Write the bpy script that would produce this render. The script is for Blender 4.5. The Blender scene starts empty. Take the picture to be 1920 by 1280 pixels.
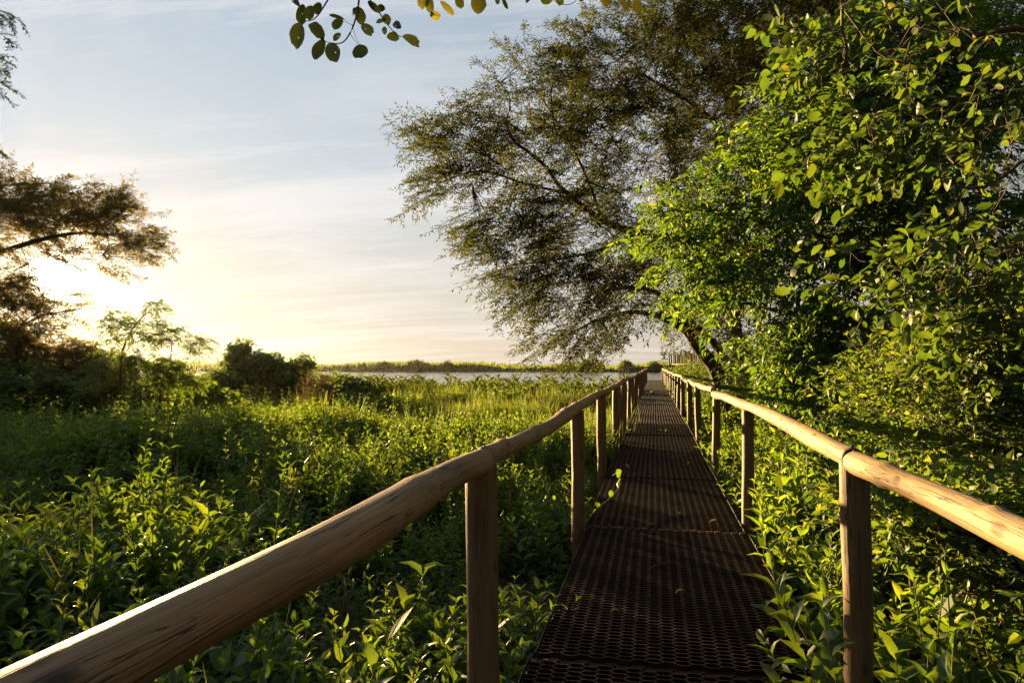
import bpy, math, random
import numpy as np
from mathutils import Matrix, Vector

# ------------------------------------------------------------------ camera, sky, sun, exposure
sc = bpy.context.scene
COL = sc.collection
YAW, PITCH, CAMZ = math.radians(11.74), math.radians(1.97), 1.25
cam_d = bpy.data.cameras.new('camera'); cam_d.lens = 24; cam_d.sensor_width = 36
cam_d.clip_start = 0.02; cam_d.clip_end = 9000
cam = bpy.data.objects.new('camera', cam_d); COL.objects.link(cam)
cam.location = (0, 0, CAMZ); cam.rotation_euler = (math.pi/2 + PITCH, 0, YAW)
sc.camera = cam

SUN_EL, SUN_AZ = math.radians(6.1), math.radians(-45.58)        # azimuth clockwise from +Y
SD = Vector((math.cos(SUN_EL)*math.sin(SUN_AZ), math.cos(SUN_EL)*math.cos(SUN_AZ), math.sin(SUN_EL)))
w = bpy.data.worlds.new('World'); sc.world = w; w.use_nodes = True
nt = w.node_tree; nt.nodes.clear()
def N(tree, t, **kw):
    n = tree.nodes.new(t)
    for k, v in kw.items():
        if k == 'inp':
            for a, b in v.items(): n.inputs[a].default_value = b
        else: setattr(n, k, v)
    return n
def ramp(tree, stops):
    n = tree.nodes.new('ShaderNodeValToRGB'); e = n.color_ramp.elements
    while len(e) < len(stops): e.new(.5)
    for el, (p, c) in zip(e, stops):
        el.position = p; el.color = (*c, 1) if len(c) == 3 else c
    return n
SKY_STRENGTH = 0.05
L = nt.links.new
sky = N(nt, 'ShaderNodeTexSky', sky_type='NISHITA', sun_disc=False, sun_elevation=SUN_EL, sun_rotation=SUN_AZ,
        air_density=1.0, dust_density=0.15, ozone_density=1.5, altitude=0)
tc = N(nt, 'ShaderNodeTexCoord')
sep = N(nt, 'ShaderNodeSeparateXYZ'); L(tc.outputs['Generated'], sep.inputs[0])
zz = N(nt, 'ShaderNodeMath', operation='MAXIMUM', inp={1: 0.0}); L(sep.outputs[2], zz.inputs[0])
za = N(nt, 'ShaderNodeMath', operation='ADD', inp={1: 0.10}); L(zz.outputs[0], za.inputs[0])
cx = N(nt, 'ShaderNodeMath', operation='DIVIDE'); L(sep.outputs[0], cx.inputs[0]); L(za.outputs[0], cx.inputs[1])
cy = N(nt, 'ShaderNodeMath', operation='DIVIDE'); L(sep.outputs[1], cy.inputs[0]); L(za.outputs[0], cy.inputs[1])
cmb = N(nt, 'ShaderNodeCombineXYZ'); L(cx.outputs[0], cmb.inputs[0]); L(cy.outputs[0], cmb.inputs[1])
mp = N(nt, 'ShaderNodeMapping'); L(cmb.outputs[0], mp.inputs[0])
mp.inputs['Rotation'].default_value = (0, 0, math.radians(-32)); mp.inputs['Scale'].default_value = (0.30, 0.85, 1)
n1 = N(nt, 'ShaderNodeTexNoise', inp={'Scale': 1.5, 'Detail': 9, 'Roughness': .6, 'Distortion': .7}); L(mp.outputs[0], n1.inputs['Vector'])
cr = ramp(nt, [(.46, (0, 0, 0)), (.66, (1, 1, 1))]); L(n1.outputs['Fac'], cr.inputs[0])
mp2 = N(nt, 'ShaderNodeMapping'); L(cmb.outputs[0], mp2.inputs[0])
mp2.inputs['Rotation'].default_value = (0, 0, math.radians(-20)); mp2.inputs['Scale'].default_value = (0.5, 2.6, 1); mp2.inputs['Location'].default_value = (3.1, 1.7, 0)
n2 = N(nt, 'ShaderNodeTexNoise', inp={'Scale': 1.1, 'Detail': 8, 'Roughness': .62, 'Distortion': .4}); L(mp2.outputs[0], n2.inputs['Vector'])
cr2 = ramp(nt, [(.52, (0, 0, 0)), (.66, (1, 1, 1))]); L(n2.outputs['Fac'], cr2.inputs[0])
cm = N(nt, 'ShaderNodeMath', operation='MAXIMUM'); L(cr.outputs[0], cm.inputs[0]); L(cr2.outputs[0], cm.inputs[1])
dot = N(nt, 'ShaderNodeVectorMath', operation='DOT_PRODUCT'); L(tc.outputs['Generated'], dot.inputs[0]); dot.inputs[1].default_value = SD
dmx = N(nt, 'ShaderNodeMath', operation='MAXIMUM', inp={1: 0.0}); L(dot.outputs['Value'], dmx.inputs[0])
def powr(e, k):
    p = N(nt, 'ShaderNodeMath', operation='POWER', inp={1: e}); L(dmx.outputs[0], p.inputs[0])
    m = N(nt, 'ShaderNodeMath', operation='MULTIPLY', inp={1: k}); L(p.outputs[0], m.inputs[0]); return m
# thin high cloud, brighter towards the sun
hd0 = N(nt, 'ShaderNodeMath', operation='MULTIPLY_ADD', inp={1: .5, 2: .5}); L(dot.outputs['Value'], hd0.inputs[0])
cba = N(nt, 'ShaderNodeMath', operation='MULTIPLY_ADD', inp={1: 2.5, 2: .68}); L(hd0.outputs[0], cba.inputs[0])
ccol = N(nt, 'ShaderNodeVectorMath', operation='SCALE'); ccol.inputs[0].default_value = (1.0, .95, .93); L(cba.outputs[0], ccol.inputs['Scale'])
# a veil of thin haze everywhere, warmer and denser towards the horizon
veil = ramp(nt, [(0.0, (.98, .98, .98)), (.14, (.95, .95, .95)), (.42, (.86, .86, .86)), (.9, (.6, .6, .6))]); L(zz.outputs[0], veil.inputs[0])
vcol = ramp(nt, [(0.0, (1.0, .88, .72)), (.1, (.98, .91, .82)), (.28, (.82, .87, .91)), (.7, (.50, .64, .80))]); L(zz.outputs[0], vcol.inputs[0])
hd = N(nt, 'ShaderNodeMath', operation='MULTIPLY_ADD', inp={1: .5, 2: .5}); L(dot.outputs['Value'], hd.inputs[0])
hp = N(nt, 'ShaderNodeMath', operation='POWER', inp={1: 2.0}); L(hd.outputs[0], hp.inputs[0])
vba = N(nt, 'ShaderNodeMath', operation='MULTIPLY_ADD', inp={1: 1.98, 2: .36}); L(hp.outputs[0], vba.inputs[0])
vsc = N(nt, 'ShaderNodeVectorMath', operation='SCALE'); L(vcol.outputs[0], vsc.inputs[0]); L(vba.outputs[0], vsc.inputs['Scale'])
mv = N(nt, 'ShaderNodeMix', data_type='RGBA'); L(veil.outputs[0], mv.inputs[0]); L(sky.outputs[0], mv.inputs[6]); L(vsc.outputs[0], mv.inputs[7])
cf = N(nt, 'ShaderNodeMath', operation='MULTIPLY', inp={1: .5}); L(cm.outputs[0], cf.inputs[0])
mc = N(nt, 'ShaderNodeMix', data_type='RGBA'); L(cf.outputs[0], mc.inputs[0]); L(mv.outputs[2], mc.inputs[6]); L(ccol.outputs[0], mc.inputs[7])
# the sun's aureole and its disc behind the leaves
last = mc.outputs[2]
for e, k, c in ((60, .18, (1, .78, .55)), (500, 4.2, (1, .72, .42)), (9000, 240, (1, .85, .62))):
    g = powr(e, k)
    s = N(nt, 'ShaderNodeVectorMath', operation='SCALE'); s.inputs[0].default_value = c; L(g.outputs[0], s.inputs['Scale'])
    a = N(nt, 'ShaderNodeVectorMath', operation='ADD'); L(last, a.inputs[0]); L(s.outputs[0], a.inputs[1]); last = a.outputs[0]
bg = N(nt, 'ShaderNodeBackground', inp={'Strength': SKY_STRENGTH}); L(last, bg.inputs[0])
out = N(nt, 'ShaderNodeOutputWorld'); L(bg.outputs[0], out.inputs[0])

sun_d = bpy.data.lights.new('sun', 'SUN'); sun_d.energy = 5.0; sun_d.angle = math.radians(0.6); sun_d.color = (1.0, .67, .29)
sun = bpy.data.objects.new('sun', sun_d); COL.objects.link(sun)
sun.rotation_euler = SD.to_track_quat('Z', 'Y').to_euler(); sun.location = (-20, 20, 20)

vs = sc.view_settings; vs.view_transform = 'Standard'; vs.look = 'None'; vs.gamma = 1; vs.exposure = 2.75
vs.use_curve_mapping = False
cy_ = sc.cycles
cy_.use_denoising = True; cy_.max_bounces = 7; cy_.diffuse_bounces = 3; cy_.glossy_bounces = 2
cy_.transmission_bounces = 4; cy_.transparent_max_bounces = 6; cy_.volume_bounces = 0
cy_.sample_clamp_indirect = 6.0; cy_.caustics_reflective = False; cy_.caustics_refractive = False

# ------------------------------------------------------------------ helpers
rng = np.random.default_rng(11)
PXF = 1280.0
def P(px, py, Y):
    """a point seen at photo position px, py that stands Y metres along the walkway"""
    x = (px-960)/PXF; z = (640-py)/PXF
    vy = math.cos(PITCH) - z*math.sin(PITCH); vz = math.sin(PITCH) + z*math.cos(PITCH)
    wx = x*math.cos(YAW) - vy*math.sin(YAW); wy = x*math.sin(YAW) + vy*math.cos(YAW)
    k = Y/wy
    return np.array([wx*k, Y, CAMZ + vz*k])
def unit(a):
    a = np.asarray(a, float); return a/(np.linalg.norm(a, axis=-1, keepdims=True) + 1e-9)
UP = np.array([0, 0, 1.0])

class Geo:
    def __init__(s): s.v = []; s.f = []; s.n = 0; s.lc = []
    def add(s, V, F, mi=0, lc=None):
        V = np.asarray(V, np.float32).reshape(-1, 3)
        for f in (F if isinstance(F, list) else [F]):
            f = np.asarray(f, np.int64)
            if len(f): s.f.append((f + s.n, mi))
        s.v.append(V); s.lc.append(np.zeros_like(V) if lc is None else np.asarray(lc, np.float32)); s.n += len(V)
    def mesh(s, name, mats, smooth=False, lc=False):
        me = bpy.data.meshes.new(name)
        V = np.concatenate(s.v) if s.v else np.zeros((0, 3), np.float32)
        me.vertices.add(len(V)); me.vertices.foreach_set('co', V.ravel())
        tot = sum(f.size for f, _ in s.f); npoly = sum(len(f) for f, _ in s.f)
        me.loops.add(tot); me.polygons.add(npoly)
        me.loops.foreach_set('vertex_index', np.concatenate([f.ravel() for f, _ in s.f]).astype(np.int32))
        ls = []; mi = []; o = 0
        for f, m in s.f:
            k = f.shape[1]; ls.append(o + np.arange(len(f))*k); o += f.size; mi.append(np.full(len(f), m))
        me.polygons.foreach_set('loop_start', np.concatenate(ls).astype(np.int32))
        me.polygons.foreach_set('material_index', np.concatenate(mi).astype(np.int32))
        me.polygons.foreach_set('use_smooth', np.full(npoly, smooth))
        for m in mats: me.materials.append(m)
        if lc:
            at = me.attributes.new('lc', 'FLOAT_VECTOR', 'POINT'); at.data.foreach_set('vector', np.concatenate(s.lc).ravel())
        me.update(calc_edges=True); me.validate(); return me
    def obj(s, name, mats, parent=None, smooth=False, lc=False):
        o = bpy.data.objects.new(name, s.mesh(name, mats if isinstance(mats, list) else [mats], smooth, lc)); COL.objects.link(o)
        if parent: o.parent = parent
        return o
def tag(o, label=None, cat=None, group=None, kind=None):
    if label: o['label'] = label
    if cat: o['category'] = cat
    if group: o['group'] = group
    if kind: o['kind'] = kind
    return o
def empty(name, loc=(0, 0, 0), label=None, cat=None, group=None):
    o = bpy.data.objects.new(name, None); COL.objects.link(o); o.location = loc; o.empty_display_size = .2
    return tag(o, label, cat, group)
def shift(o, loc):                       # geometry was built in world space: keep it there under an empty
    o.location = tuple(-np.asarray(loc, float)); return o
def child(o, par):
    o.parent = par; o.location = tuple(-np.array(par.location)); return o

def frames(pts):
    pts = np.asarray(pts, float)
    T = np.gradient(pts, axis=-2); T = unit(T)
    ref = np.where(np.abs(T[..., 2:3]) > .9, np.array([1.0, 0, 0]), UP)
    S = unit(np.cross(T, ref)); B = np.cross(S, T)
    return T, S, B
def tube(g, pts, rad, seg=8, cap=True, mi=0, noise=0.0, nfreq=3.0, seed=0, knots=0):
    pts = np.asarray(pts, float); K = len(pts); rad = np.broadcast_to(np.asarray(rad, float), (K,))
    T, S, B = frames(pts)
    a = np.arange(seg)/seg*2*np.pi
    ln = np.concatenate([[0], np.cumsum(np.linalg.norm(np.diff(pts, axis=0), axis=1))])
    r = rad[:, None]*np.ones(seg)
    if noise:
        q = np.random.default_rng(seed); ph = q.uniform(0, 6.28, 6); fr = q.uniform(.6, 1.5, 6)*nfreq
        m = np.zeros((K, seg))
        for i in range(6):
            m += np.sin(ln[:, None]*fr[i] + ph[i] + (i % 4)*a[None]*(1 if i % 2 else -1))
        r = r*(1 + noise*m/2.5)
        for _ in range(knots):
            kl = q.uniform(.05, .95)*ln[-1]; ka = q.uniform(0, 6.28); am = q.uniform(.08, .22); sz = q.uniform(.018, .035)
            da = np.abs((a[None] - ka + np.pi) % (2*np.pi) - np.pi)*rad[:, None]
            r = r*(1 + am*np.exp(-((ln[:, None]-kl)**2 + da**2)/sz**2) - .35*am*np.exp(-((ln[:, None]-kl-.05)**2 + da**2)/(sz*1.2)**2))
    V = pts[:, None] + r[..., None]*(np.cos(a)[None, :, None]*S[:, None] + np.sin(a)[None, :, None]*B[:, None])
    lc = np.stack([np.cos(a)[None]*rad[:, None], np.sin(a)[None]*rad[:, None], ln[:, None] + 0*a[None] + seed*7.3], -1)
    i = np.arange(K-1)[:, None]*seg; j = np.arange(seg)[None]; j2 = (j+1) % seg
    F = [np.stack([i+j, i+j2, i+seg+j2, i+seg+j], -1).reshape(-1, 4)]
    V = V.reshape(-1, 3); lc = lc.reshape(-1, 3)
    if cap:
        V = np.vstack([V, pts[0], pts[-1]]); lc = np.vstack([lc, [0, 0, seed*7.3], [0, 0, ln[-1]+seed*7.3]])
        c0 = K*seg; jj = np.arange(seg)
        F.append(np.stack([np.full(seg, c0), (jj+1) % seg, jj], -1))
        F.append(np.stack([np.full(seg, c0+1), (K-1)*seg + jj, (K-1)*seg + (jj+1) % seg], -1))
    g.add(V, F, mi, lc)
def ribbons(g, a, b, w, mi=0):
    """hair-thin side shoots: one small face each"""
    d = unit(b-a); s = unit(np.cross(d, rng.normal(size=d.shape)))*w
    n = len(a); o = (np.arange(n)*4)[:, None]
    g.add(np.stack([a-s, a+s, b+s*.4, b-s*.4], 1).reshape(-1, 3), o + np.arange(4)[None], mi)
def tubes(g, pts, rad, seg=3, mi=0):
    """many thin twigs at once: pts (n,K,3), rad (n,K)"""
    n, K, _ = pts.shape
    T, S, B = frames(pts)
    a = np.arange(seg)/seg*2*np.pi
    V = pts[:, :, None] + rad[..., None, None]*(np.cos(a)[:, None]*S[:, :, None] + np.sin(a)[:, None]*B[:, :, None])
    b = (np.arange(n)*K*seg)[:, None, None] + (np.arange(K-1)*seg)[None, :, None]
    j = np.arange(seg)[None, None]; j2 = (j+1) % seg
    F = np.stack([b+j, b+j2, b+seg+j2, b+seg+j], -1).reshape(-1, 4)
    g.add(V.reshape(-1, 3), F, mi)
def smooth_line(ctrl, n):
    ctrl = np.asarray(ctrl, float); k = len(ctrl)
    if k == 2: return ctrl[0] + (ctrl[1]-ctrl[0])*np.linspace(0, 1, n)[:, None]
    t = np.linspace(0, k-1, n); i = np.clip(t.astype(int), 0, k-2); u = (t-i)[:, None]
    p = np.vstack([2*ctrl[0]-ctrl[1], ctrl, 2*ctrl[-1]-ctrl[-2]])
    a, b, c, d = p[i], p[i+1], p[i+2], p[i+3]
    return .5*((2*b) + (-a+c)*u + (2*a-5*b+4*c-d)*u*u + (-a+3*b-3*c+d)*u**3)

# leaf templates: along, across, out of plane
T_DIA = (np.array([[0, 0, 0], [.45, -.5, .07], [1, 0, -.04], [.45, .5, .07]]), [np.array([[0, 1, 2, 3]])])
T_MID = (np.array([[0, 0, 0], [.40, -.5, .09], [1, 0, -.07], [.40, .5, .09], [.45, 0, .01]]), [np.array([[0, 4, 1], [1, 4, 2], [0, 3, 4], [3, 2, 4]])])
T_LEAF = (np.array([[0, 0, 0], [.34, 0, .03], [.68, 0, .01], [1, 0, -.1], [.28, -.46, .10], [.64, -.40, .06], [.28, .46, .10], [.64, .40, .06]]),
          [np.array([[0, 1, 4], [2, 3, 5], [0, 6, 1], [2, 7, 3]]), np.array([[1, 2, 5, 4], [1, 6, 7, 2]])])
T_OVAL = (np.array([[0, 0, 0], [.25, 0, .03], [.55, 0, .03], [.82, 0, -.02], [1, 0, -.09],
                    [.16, -.30, .05], [.48, -.5, .09], [.80, -.36, .03], [.16, .30, .05], [.48, .5, .09], [.80, .36, .03]]),
          [np.array([[0, 1, 5], [3, 4, 7], [0, 8, 1], [3, 10, 4]]), np.array([[1, 2, 6, 5], [2, 3, 7, 6], [1, 8, 9, 2], [2, 9, 10, 3]])])
def leaves(g, Pn, D, Nn, Ln, Wd, tmpl, mi=0, curl=None):
    Pn = np.asarray(Pn, float).reshape(-1, 3); n = len(Pn)
    D = unit(np.asarray(D, float).reshape(-1, 3)); S = unit(np.cross(D, np.asarray(Nn, float).reshape(-1, 3))); Nn = np.cross(S, D)
    Ln = np.broadcast_to(np.asarray(Ln, float).ravel(), (n,)); Wd = np.broadcast_to(np.asarray(Wd, float).ravel(), (n,))
    T, F = tmpl
    cu = np.ones(n) if curl is None else curl
    V = Pn[:, None] + (Ln[:, None]*T[:, 0])[..., None]*D[:, None] + (Wd[:, None]*T[:, 1])[..., None]*S[:, None] + ((Ln*cu)[:, None]*T[:, 2])[..., None]*Nn[:, None]
    off = (np.arange(n)*len(T))[:, None, None]
    g.add(V.reshape(-1, 3), [(f[None] + off).reshape(-1, f.shape[1]) for f in F], mi)

def sprays(gw, gl, B, D, Ln, droop, m, q, lL, lW, tmpl, ang=.9, plane=.6, rl=.34, r0=.006, twig_mi=0, leaf_mi=0, leafdroop=.3, curl=1.0, twiglets=True, K=6):
    """twigs with side shoots (or leaf stalks) and leaflets along them"""
    n = len(B); D = unit(D); Ln = np.broadcast_to(np.asarray(Ln, float), (n,))
    t = np.linspace(0, 1, K)
    bend = unit(np.cross(D, rng.normal(size=(n, 3))))*rng.normal(0, .12, (n, 1))
    dr = np.broadcast_to(np.asarray(droop, float), (n,))
    def pos(tt):   # tt (n,k)
        return B[:, None] + Ln[:, None, None]*(tt[..., None]*D[:, None] + (tt**2)[..., None]*(bend[:, None] - (dr[:, None, None])*UP))
    pts = pos(np.broadcast_to(t, (n, K)))
    if gw is not None: tubes(gw, pts, np.broadcast_to(r0*(1.15-t), (n, K)), 3, twig_mi)
    tj = np.clip((np.arange(m)+.6)/m*np.ones((n, 1)) + rng.normal(0, .25/m, (n, m)), .04, 1)
    p0 = pos(tj); tan = unit(D[:, None] + 2*tj[..., None]*(bend[:, None] - dr[:, None, None]*UP))
    side = unit(np.cross(tan, UP + rng.normal(0, plane, (n, m, 3))))
    sg = np.where((np.arange(m) % 2) == 0, 1., -1.)[None, :, None]
    a = ang + rng.normal(0, .25, (n, m, 1))
    rd = unit(tan*np.cos(a) + side*sg*np.sin(a) + rng.normal(0, .18, (n, m, 3)))
    rL = Ln[:, None]*rl*(1.15-.6*tj)*rng.uniform(.7, 1.25, (n, m)) if rl > 0 else -rl*rng.uniform(.7, 1.25, (n, m))
    rb = -UP*leafdroop
    u = (np.arange(q)+.7)/q
    if twiglets and gw is not None:
        k2 = np.array([0, 1.0])
        pp = p0[:, :, None] + rL[..., None, None]*(k2[:, None]*rd[:, :, None] + (k2**2)[:, None]*rb)
        pp = pp.reshape(-1, 2, 3); ribbons(gw, pp[:, 0], pp[:, 1], r0*.5, twig_mi)
    lp = p0[:, :, None] + rL[..., None, None]*(u[:, None]*rd[:, :, None] + (u**2)[:, None]*rb)
    lt = unit(rd[:, :, None] + 2*u[:, None]*rb)
    ls = unit(np.cross(lt, UP + rng.normal(0, .35, lt.shape)))
    lsg = np.where(np.arange(q) % 2 == 0, 1., -1.)[:, None]
    ld = unit(lt*.55 + ls*lsg*.85 - UP*leafdroop*.6 + rng.normal(0, .22, lt.shape))
    ld[:, :, -1] = lt[:, :, -1]
    ln_ = np.cross(ls, lt) + rng.normal(0, .45, lt.shape)
    nl = n*m*q
    sz = rng.uniform(.55, 1.35, nl)
    leaves(gl, lp.reshape(-1, 3), ld.reshape(-1, 3), ln_.reshape(-1, 3), lL*sz, lW*sz, tmpl, leaf_mi, rng.normal(1, .7, nl)*curl)
    return pts[:, -1]

def in_lobes(lobes, n):
    """random points in a union of ellipsoids: (centre, radii(3), weight); denser near the skin"""
    wts = np.array([l[2] for l in lobes], float); wts /= wts.sum()
    idx = rng.choice(len(lobes), n, p=wts)
    C = np.array([l[0] for l in lobes])[idx]; R = np.array([l[1] for l in lobes])[idx]
    d = unit(rng.normal(size=(n, 3))); r = rng.uniform(0.05, 1, (n, 1))**.45
    return C + d*r*R, idx
def lobe(px, py, Y, rx, ry, dep, wt=None):
    k = Y/PXF*1.02
    R = np.array([rx*k, dep, ry*k]); return (P(px, py, Y), R, wt if wt else float(np.prod(R))**.75)

def skeleton(g, limbs, targets, r_link=.025, mi=0, sag=.08, max_seg=14):
    """tapered limbs, then thinner branches that reach every target from the nearest wood"""
    nodes = []; 
    for pts, r0, r1 in limbs:
        L_ = smooth_line(pts, max(6, 4*len(pts)))
        L_ = L_ + rng.normal(0, .012, L_.shape)*np.linspace(0, 1, len(L_))[:, None]
        tube(g, L_, np.linspace(r0, r1, len(L_)), 8, True, mi, .08, 2.0, int(rng.integers(1e4)))
        nodes.append(L_[len(L_)//4:])
    nodes = np.vstack(nodes)
    dmin = np.min(np.linalg.norm(targets[:, None] - nodes[None], axis=2), axis=1)
    ends = []
    for k in np.argsort(dmin):
        t = targets[k]; dd = np.linalg.norm(nodes - t, axis=1); i = np.argmin(dd + rng.uniform(0, .2, len(dd))*dd)
        b = nodes[i]; d = dd[i]
        mid = (b+t)/2 + rng.normal(0, .10*d, 3) + np.array([0, 0, sag*d])
        L_ = smooth_line([b, mid, t], 7)
        r = r_link*min(1.6, .35 + d*.5)
        tube(g, L_, np.linspace(r, r*.35, 7), 5, False, mi)
        nodes = np.vstack([nodes, L_[2:]])
        ends.append((t, L_[-1]-L_[-2]))
    return nodes

# ------------------------------------------------------------------ materials
def mat(name):
    m = bpy.data.materials.new(name); m.use_nodes = True; t = m.node_tree; t.nodes.clear()
    o = t.nodes.new('ShaderNodeOutputMaterial'); return m, t, o
def leaf_mat(name, cols, trans, tr=.45, rough=.42, spec=.35, inst=False, spots=0.0):
    """cols: ramp stops for leaf to leaf colour; trans: light coming through"""
    m, t, o = mat(name); k = t.links.new
    geo = N(t, 'ShaderNodeNewGeometry'); src = geo.outputs['Random Per Island']
    if inst:
        oi = N(t, 'ShaderNodeObjectInfo')
        a = N(t, 'ShaderNodeMath', operation='MULTIPLY_ADD', inp={1: .6}); k(oi.outputs['Random'], a.inputs[0])
        b = N(t, 'ShaderNodeMath', operation='MULTIPLY', inp={1: .4}); k(src, b.inputs[0]); k(b.outputs[0], a.inputs[2]); src = a.outputs[0]
    r = ramp(t, cols); k(src, r.inputs[0])
    r2 = ramp(t, trans); k(src, r2.inputs[0])
    tcn = N(t, 'ShaderNodeTexCoord')
    no = N(t, 'ShaderNodeTexNoise', inp={'Scale': 60.0, 'Detail': 3}); k(tcn.outputs['Object'], no.inputs['Vector'])
    hs = N(t, 'ShaderNodeHueSaturation'); k(r.outputs[0], hs.inputs['Color'])
    mr = N(t, 'ShaderNodeMapRange', inp={1: .3, 2: .7, 3: .72, 4: 1.28}); k(no.outputs['Fac'], mr.inputs[0]); k(mr.outputs[0], hs.inputs['Value'])
    p = N(t, 'ShaderNodeBsdfPrincipled', inp={'Roughness': rough + .08, 'Specular IOR Level': spec}); k(hs.outputs[0], p.inputs['Base Color'])
    tl = N(t, 'ShaderNodeBsdfTranslucent'); k(r2.outputs[0], tl.inputs[0])
    mx = N(t, 'ShaderNodeMixShader', inp={0: tr}); k(p.outputs[0], mx.inputs[1]); k(tl.outputs[0], mx.inputs[2])
    k(mx.outputs[0], o.inputs[0]); return m
def plain_mat(name, c1, c2, scale=8, rough=.8, bump=.3, stretch=(1, 1, 1), detail=6, metallic=0, spec=.3):
    m, t, o = mat(name); k = t.links.new
    tcn = N(t, 'ShaderNodeTexCoord'); mpn = N(t, 'ShaderNodeMapping'); mpn.inputs['Scale'].default_value = stretch; k(tcn.outputs['Object'], mpn.inputs[0])
    no = N(t, 'ShaderNodeTexNoise', inp={'Scale': scale, 'Detail': detail, 'Roughness': .65}); k(mpn.outputs[0], no.inputs['Vector'])
    r = ramp(t, [(.3, c1), (.7, c2)]); k(no.outputs['Fac'], r.inputs[0])
    p = N(t, 'ShaderNodeBsdfPrincipled', inp={'Roughness': rough, 'Metallic': metallic, 'Specular IOR Level': spec}); k(r.outputs[0], p.inputs['Base Color'])
    if bump:
        b = N(t, 'ShaderNodeBump', inp={'Strength': bump, 'Distance': .02}); k(no.outputs['Fac'], b.inputs['Height']); k(b.outputs[0], p.inputs['Normal'])
    k(p.outputs[0], o.inputs[0]); return m
def log_mat(name, ca, cb_, cdark, crack=.5):
    """peeled pole: grain and drying cracks run along it, a few dark knots"""
    m, t, o = mat(name); k = t.links.new
    at = N(t, 'ShaderNodeAttribute', attribute_name='lc')
    def nz(scale, det=4, sc_=1, dist=0.0):
        mpn = N(t, 'ShaderNodeMapping'); mpn.inputs['Scale'].default_value = scale; k(at.outputs['Vector'], mpn.inputs[0])
        n = N(t, 'ShaderNodeTexNoise', inp={'Scale': sc_, 'Detail': det, 'Roughness': .6, 'Distortion': dist}); k(mpn.outputs[0], n.inputs['Vector']); return n
    big = nz((14, 14, 2.2), 4); grain = nz((170, 170, 3.5), 5, 1, .3); crk = nz((30, 30, 1.1), 3, 1, .8)
    r = ramp(t, [(.28, cb_), (.5, ca), (.74, tuple(min(1, c*1.25) for c in ca))]); k(big.outputs['Fac'], r.inputs[0])
    g2 = ramp(t, [(.34, (.62, .58, .54)), (.62, (1, 1, 1))]); k(grain.outputs['Fac'], g2.inputs[0])
    mu = N(t, 'ShaderNodeMix', data_type='RGBA', blend_type='MULTIPLY', inp={0: 1.0}); k(r.outputs[0], mu.inputs[6]); k(g2.outputs[0], mu.inputs[7])
    wz = nz((7, 7, 1.3), 5, 1, .5); wr = ramp(t, [(.48, (0, 0, 0)), (.72, (.6, .6, .6))]); k(wz.outputs['Fac'], wr.inputs[0])
    wm = N(t, 'ShaderNodeMix', data_type='RGBA'); k(wr.outputs[0], wm.inputs[0]); k(mu.outputs[2], wm.inputs[6]); wm.inputs[7].default_value = (ca[0]*.55, ca[0]*.40, ca[0]*.23, 1); mu = wm
    sb = N(t, 'ShaderNodeMath', operation='SUBTRACT', inp={1: .5}); k(crk.outputs['Fac'], sb.inputs[0])
    ab = N(t, 'ShaderNodeMath', operation='ABSOLUTE'); k(sb.outputs[0], ab.inputs[0])
    gate = nz((9, 9, 2.6), 2); gr = ramp(t, [(.42, (0, 0, 0)), (.52, (1, 1, 1))]); k(gate.outputs['Fac'], gr.inputs[0])
    cl = ramp(t, [(.003, (1, 1, 1)), (.011, (0, 0, 0))]); k(ab.outputs[0], cl.inputs[0])
    cg = N(t, 'ShaderNodeMath', operation='MULTIPLY'); k(cl.outputs[0], cg.inputs[0]); k(gr.outputs[0], cg.inputs[1])
    mpv = N(t, 'ShaderNodeMapping'); mpv.inputs['Scale'].default_value = (11, 11, 4.2); k(at.outputs['Vector'], mpv.inputs[0])
    vo = N(t, 'ShaderNodeTexVoronoi', inp={'Scale': 1.0, 'Randomness': 1.0}); k(mpv.outputs[0], vo.inputs['Vector'])
    kn = ramp(t, [(.06, (1, 1, 1)), (.17, (0, 0, 0))]); k(vo.outputs['Distance'], kn.inputs[0])
    mxk = N(t, 'ShaderNodeMath', operation='MAXIMUM'); k(kn.outputs[0], mxk.inputs[0]); k(cg.outputs[0], mxk.inputs[1])
    md = N(t, 'ShaderNodeMix', data_type='RGBA'); k(mxk.outputs[0], md.inputs[0]); k(mu.outputs[2], md.inputs[6]); md.inputs[7].default_value = (*cdark, 1)
    p = N(t, 'ShaderNodeBsdfPrincipled', inp={'Roughness': .62, 'Specular IOR Level': .3}); k(md.outputs[2], p.inputs['Base Color'])
    h1 = N(t, 'ShaderNodeMath', operation='MULTIPLY_ADD', inp={1: -1.2}); k(mxk.outputs[0], h1.inputs[0]); k(grain.outputs['Fac'], h1.inputs[2])
    b = N(t, 'ShaderNodeBump', inp={'Strength': .7, 'Distance': .005}); k(h1.outputs[0], b.inputs['Height']); k(b.outputs[0], p.inputs['Normal'])
    k(p.outputs[0], o.inputs[0]); return m
G1, G2, G3 = (.030, .062, .014), (.050, .095, .018), (.085, .125, .020)
M = {}
M['weed'] = leaf_mat('weed_leaf', [(0, (.026, .060, .018)), (.5, (.046, .092, .020)), (.9, (.082, .125, .022)), (1, (.13, .14, .03))],
                     [(0, (.14, .25, .010)), (.6, (.26, .38, .012)), (1, (.42, .44, .02))], .46, .40, .45, inst=True)
M['acacia'] = leaf_mat('acacia_leaf', [(0, (.018, .032, .007)), (.6, (.034, .048, .010)), (.9, (.055, .056, .012)), (1, (.085, .058, .018))],
                       [(0, (.05, .08, .006)), (.7, (.11, .13, .008)), (1, (.24, .17, .012))], .34, .7, .05)
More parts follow.
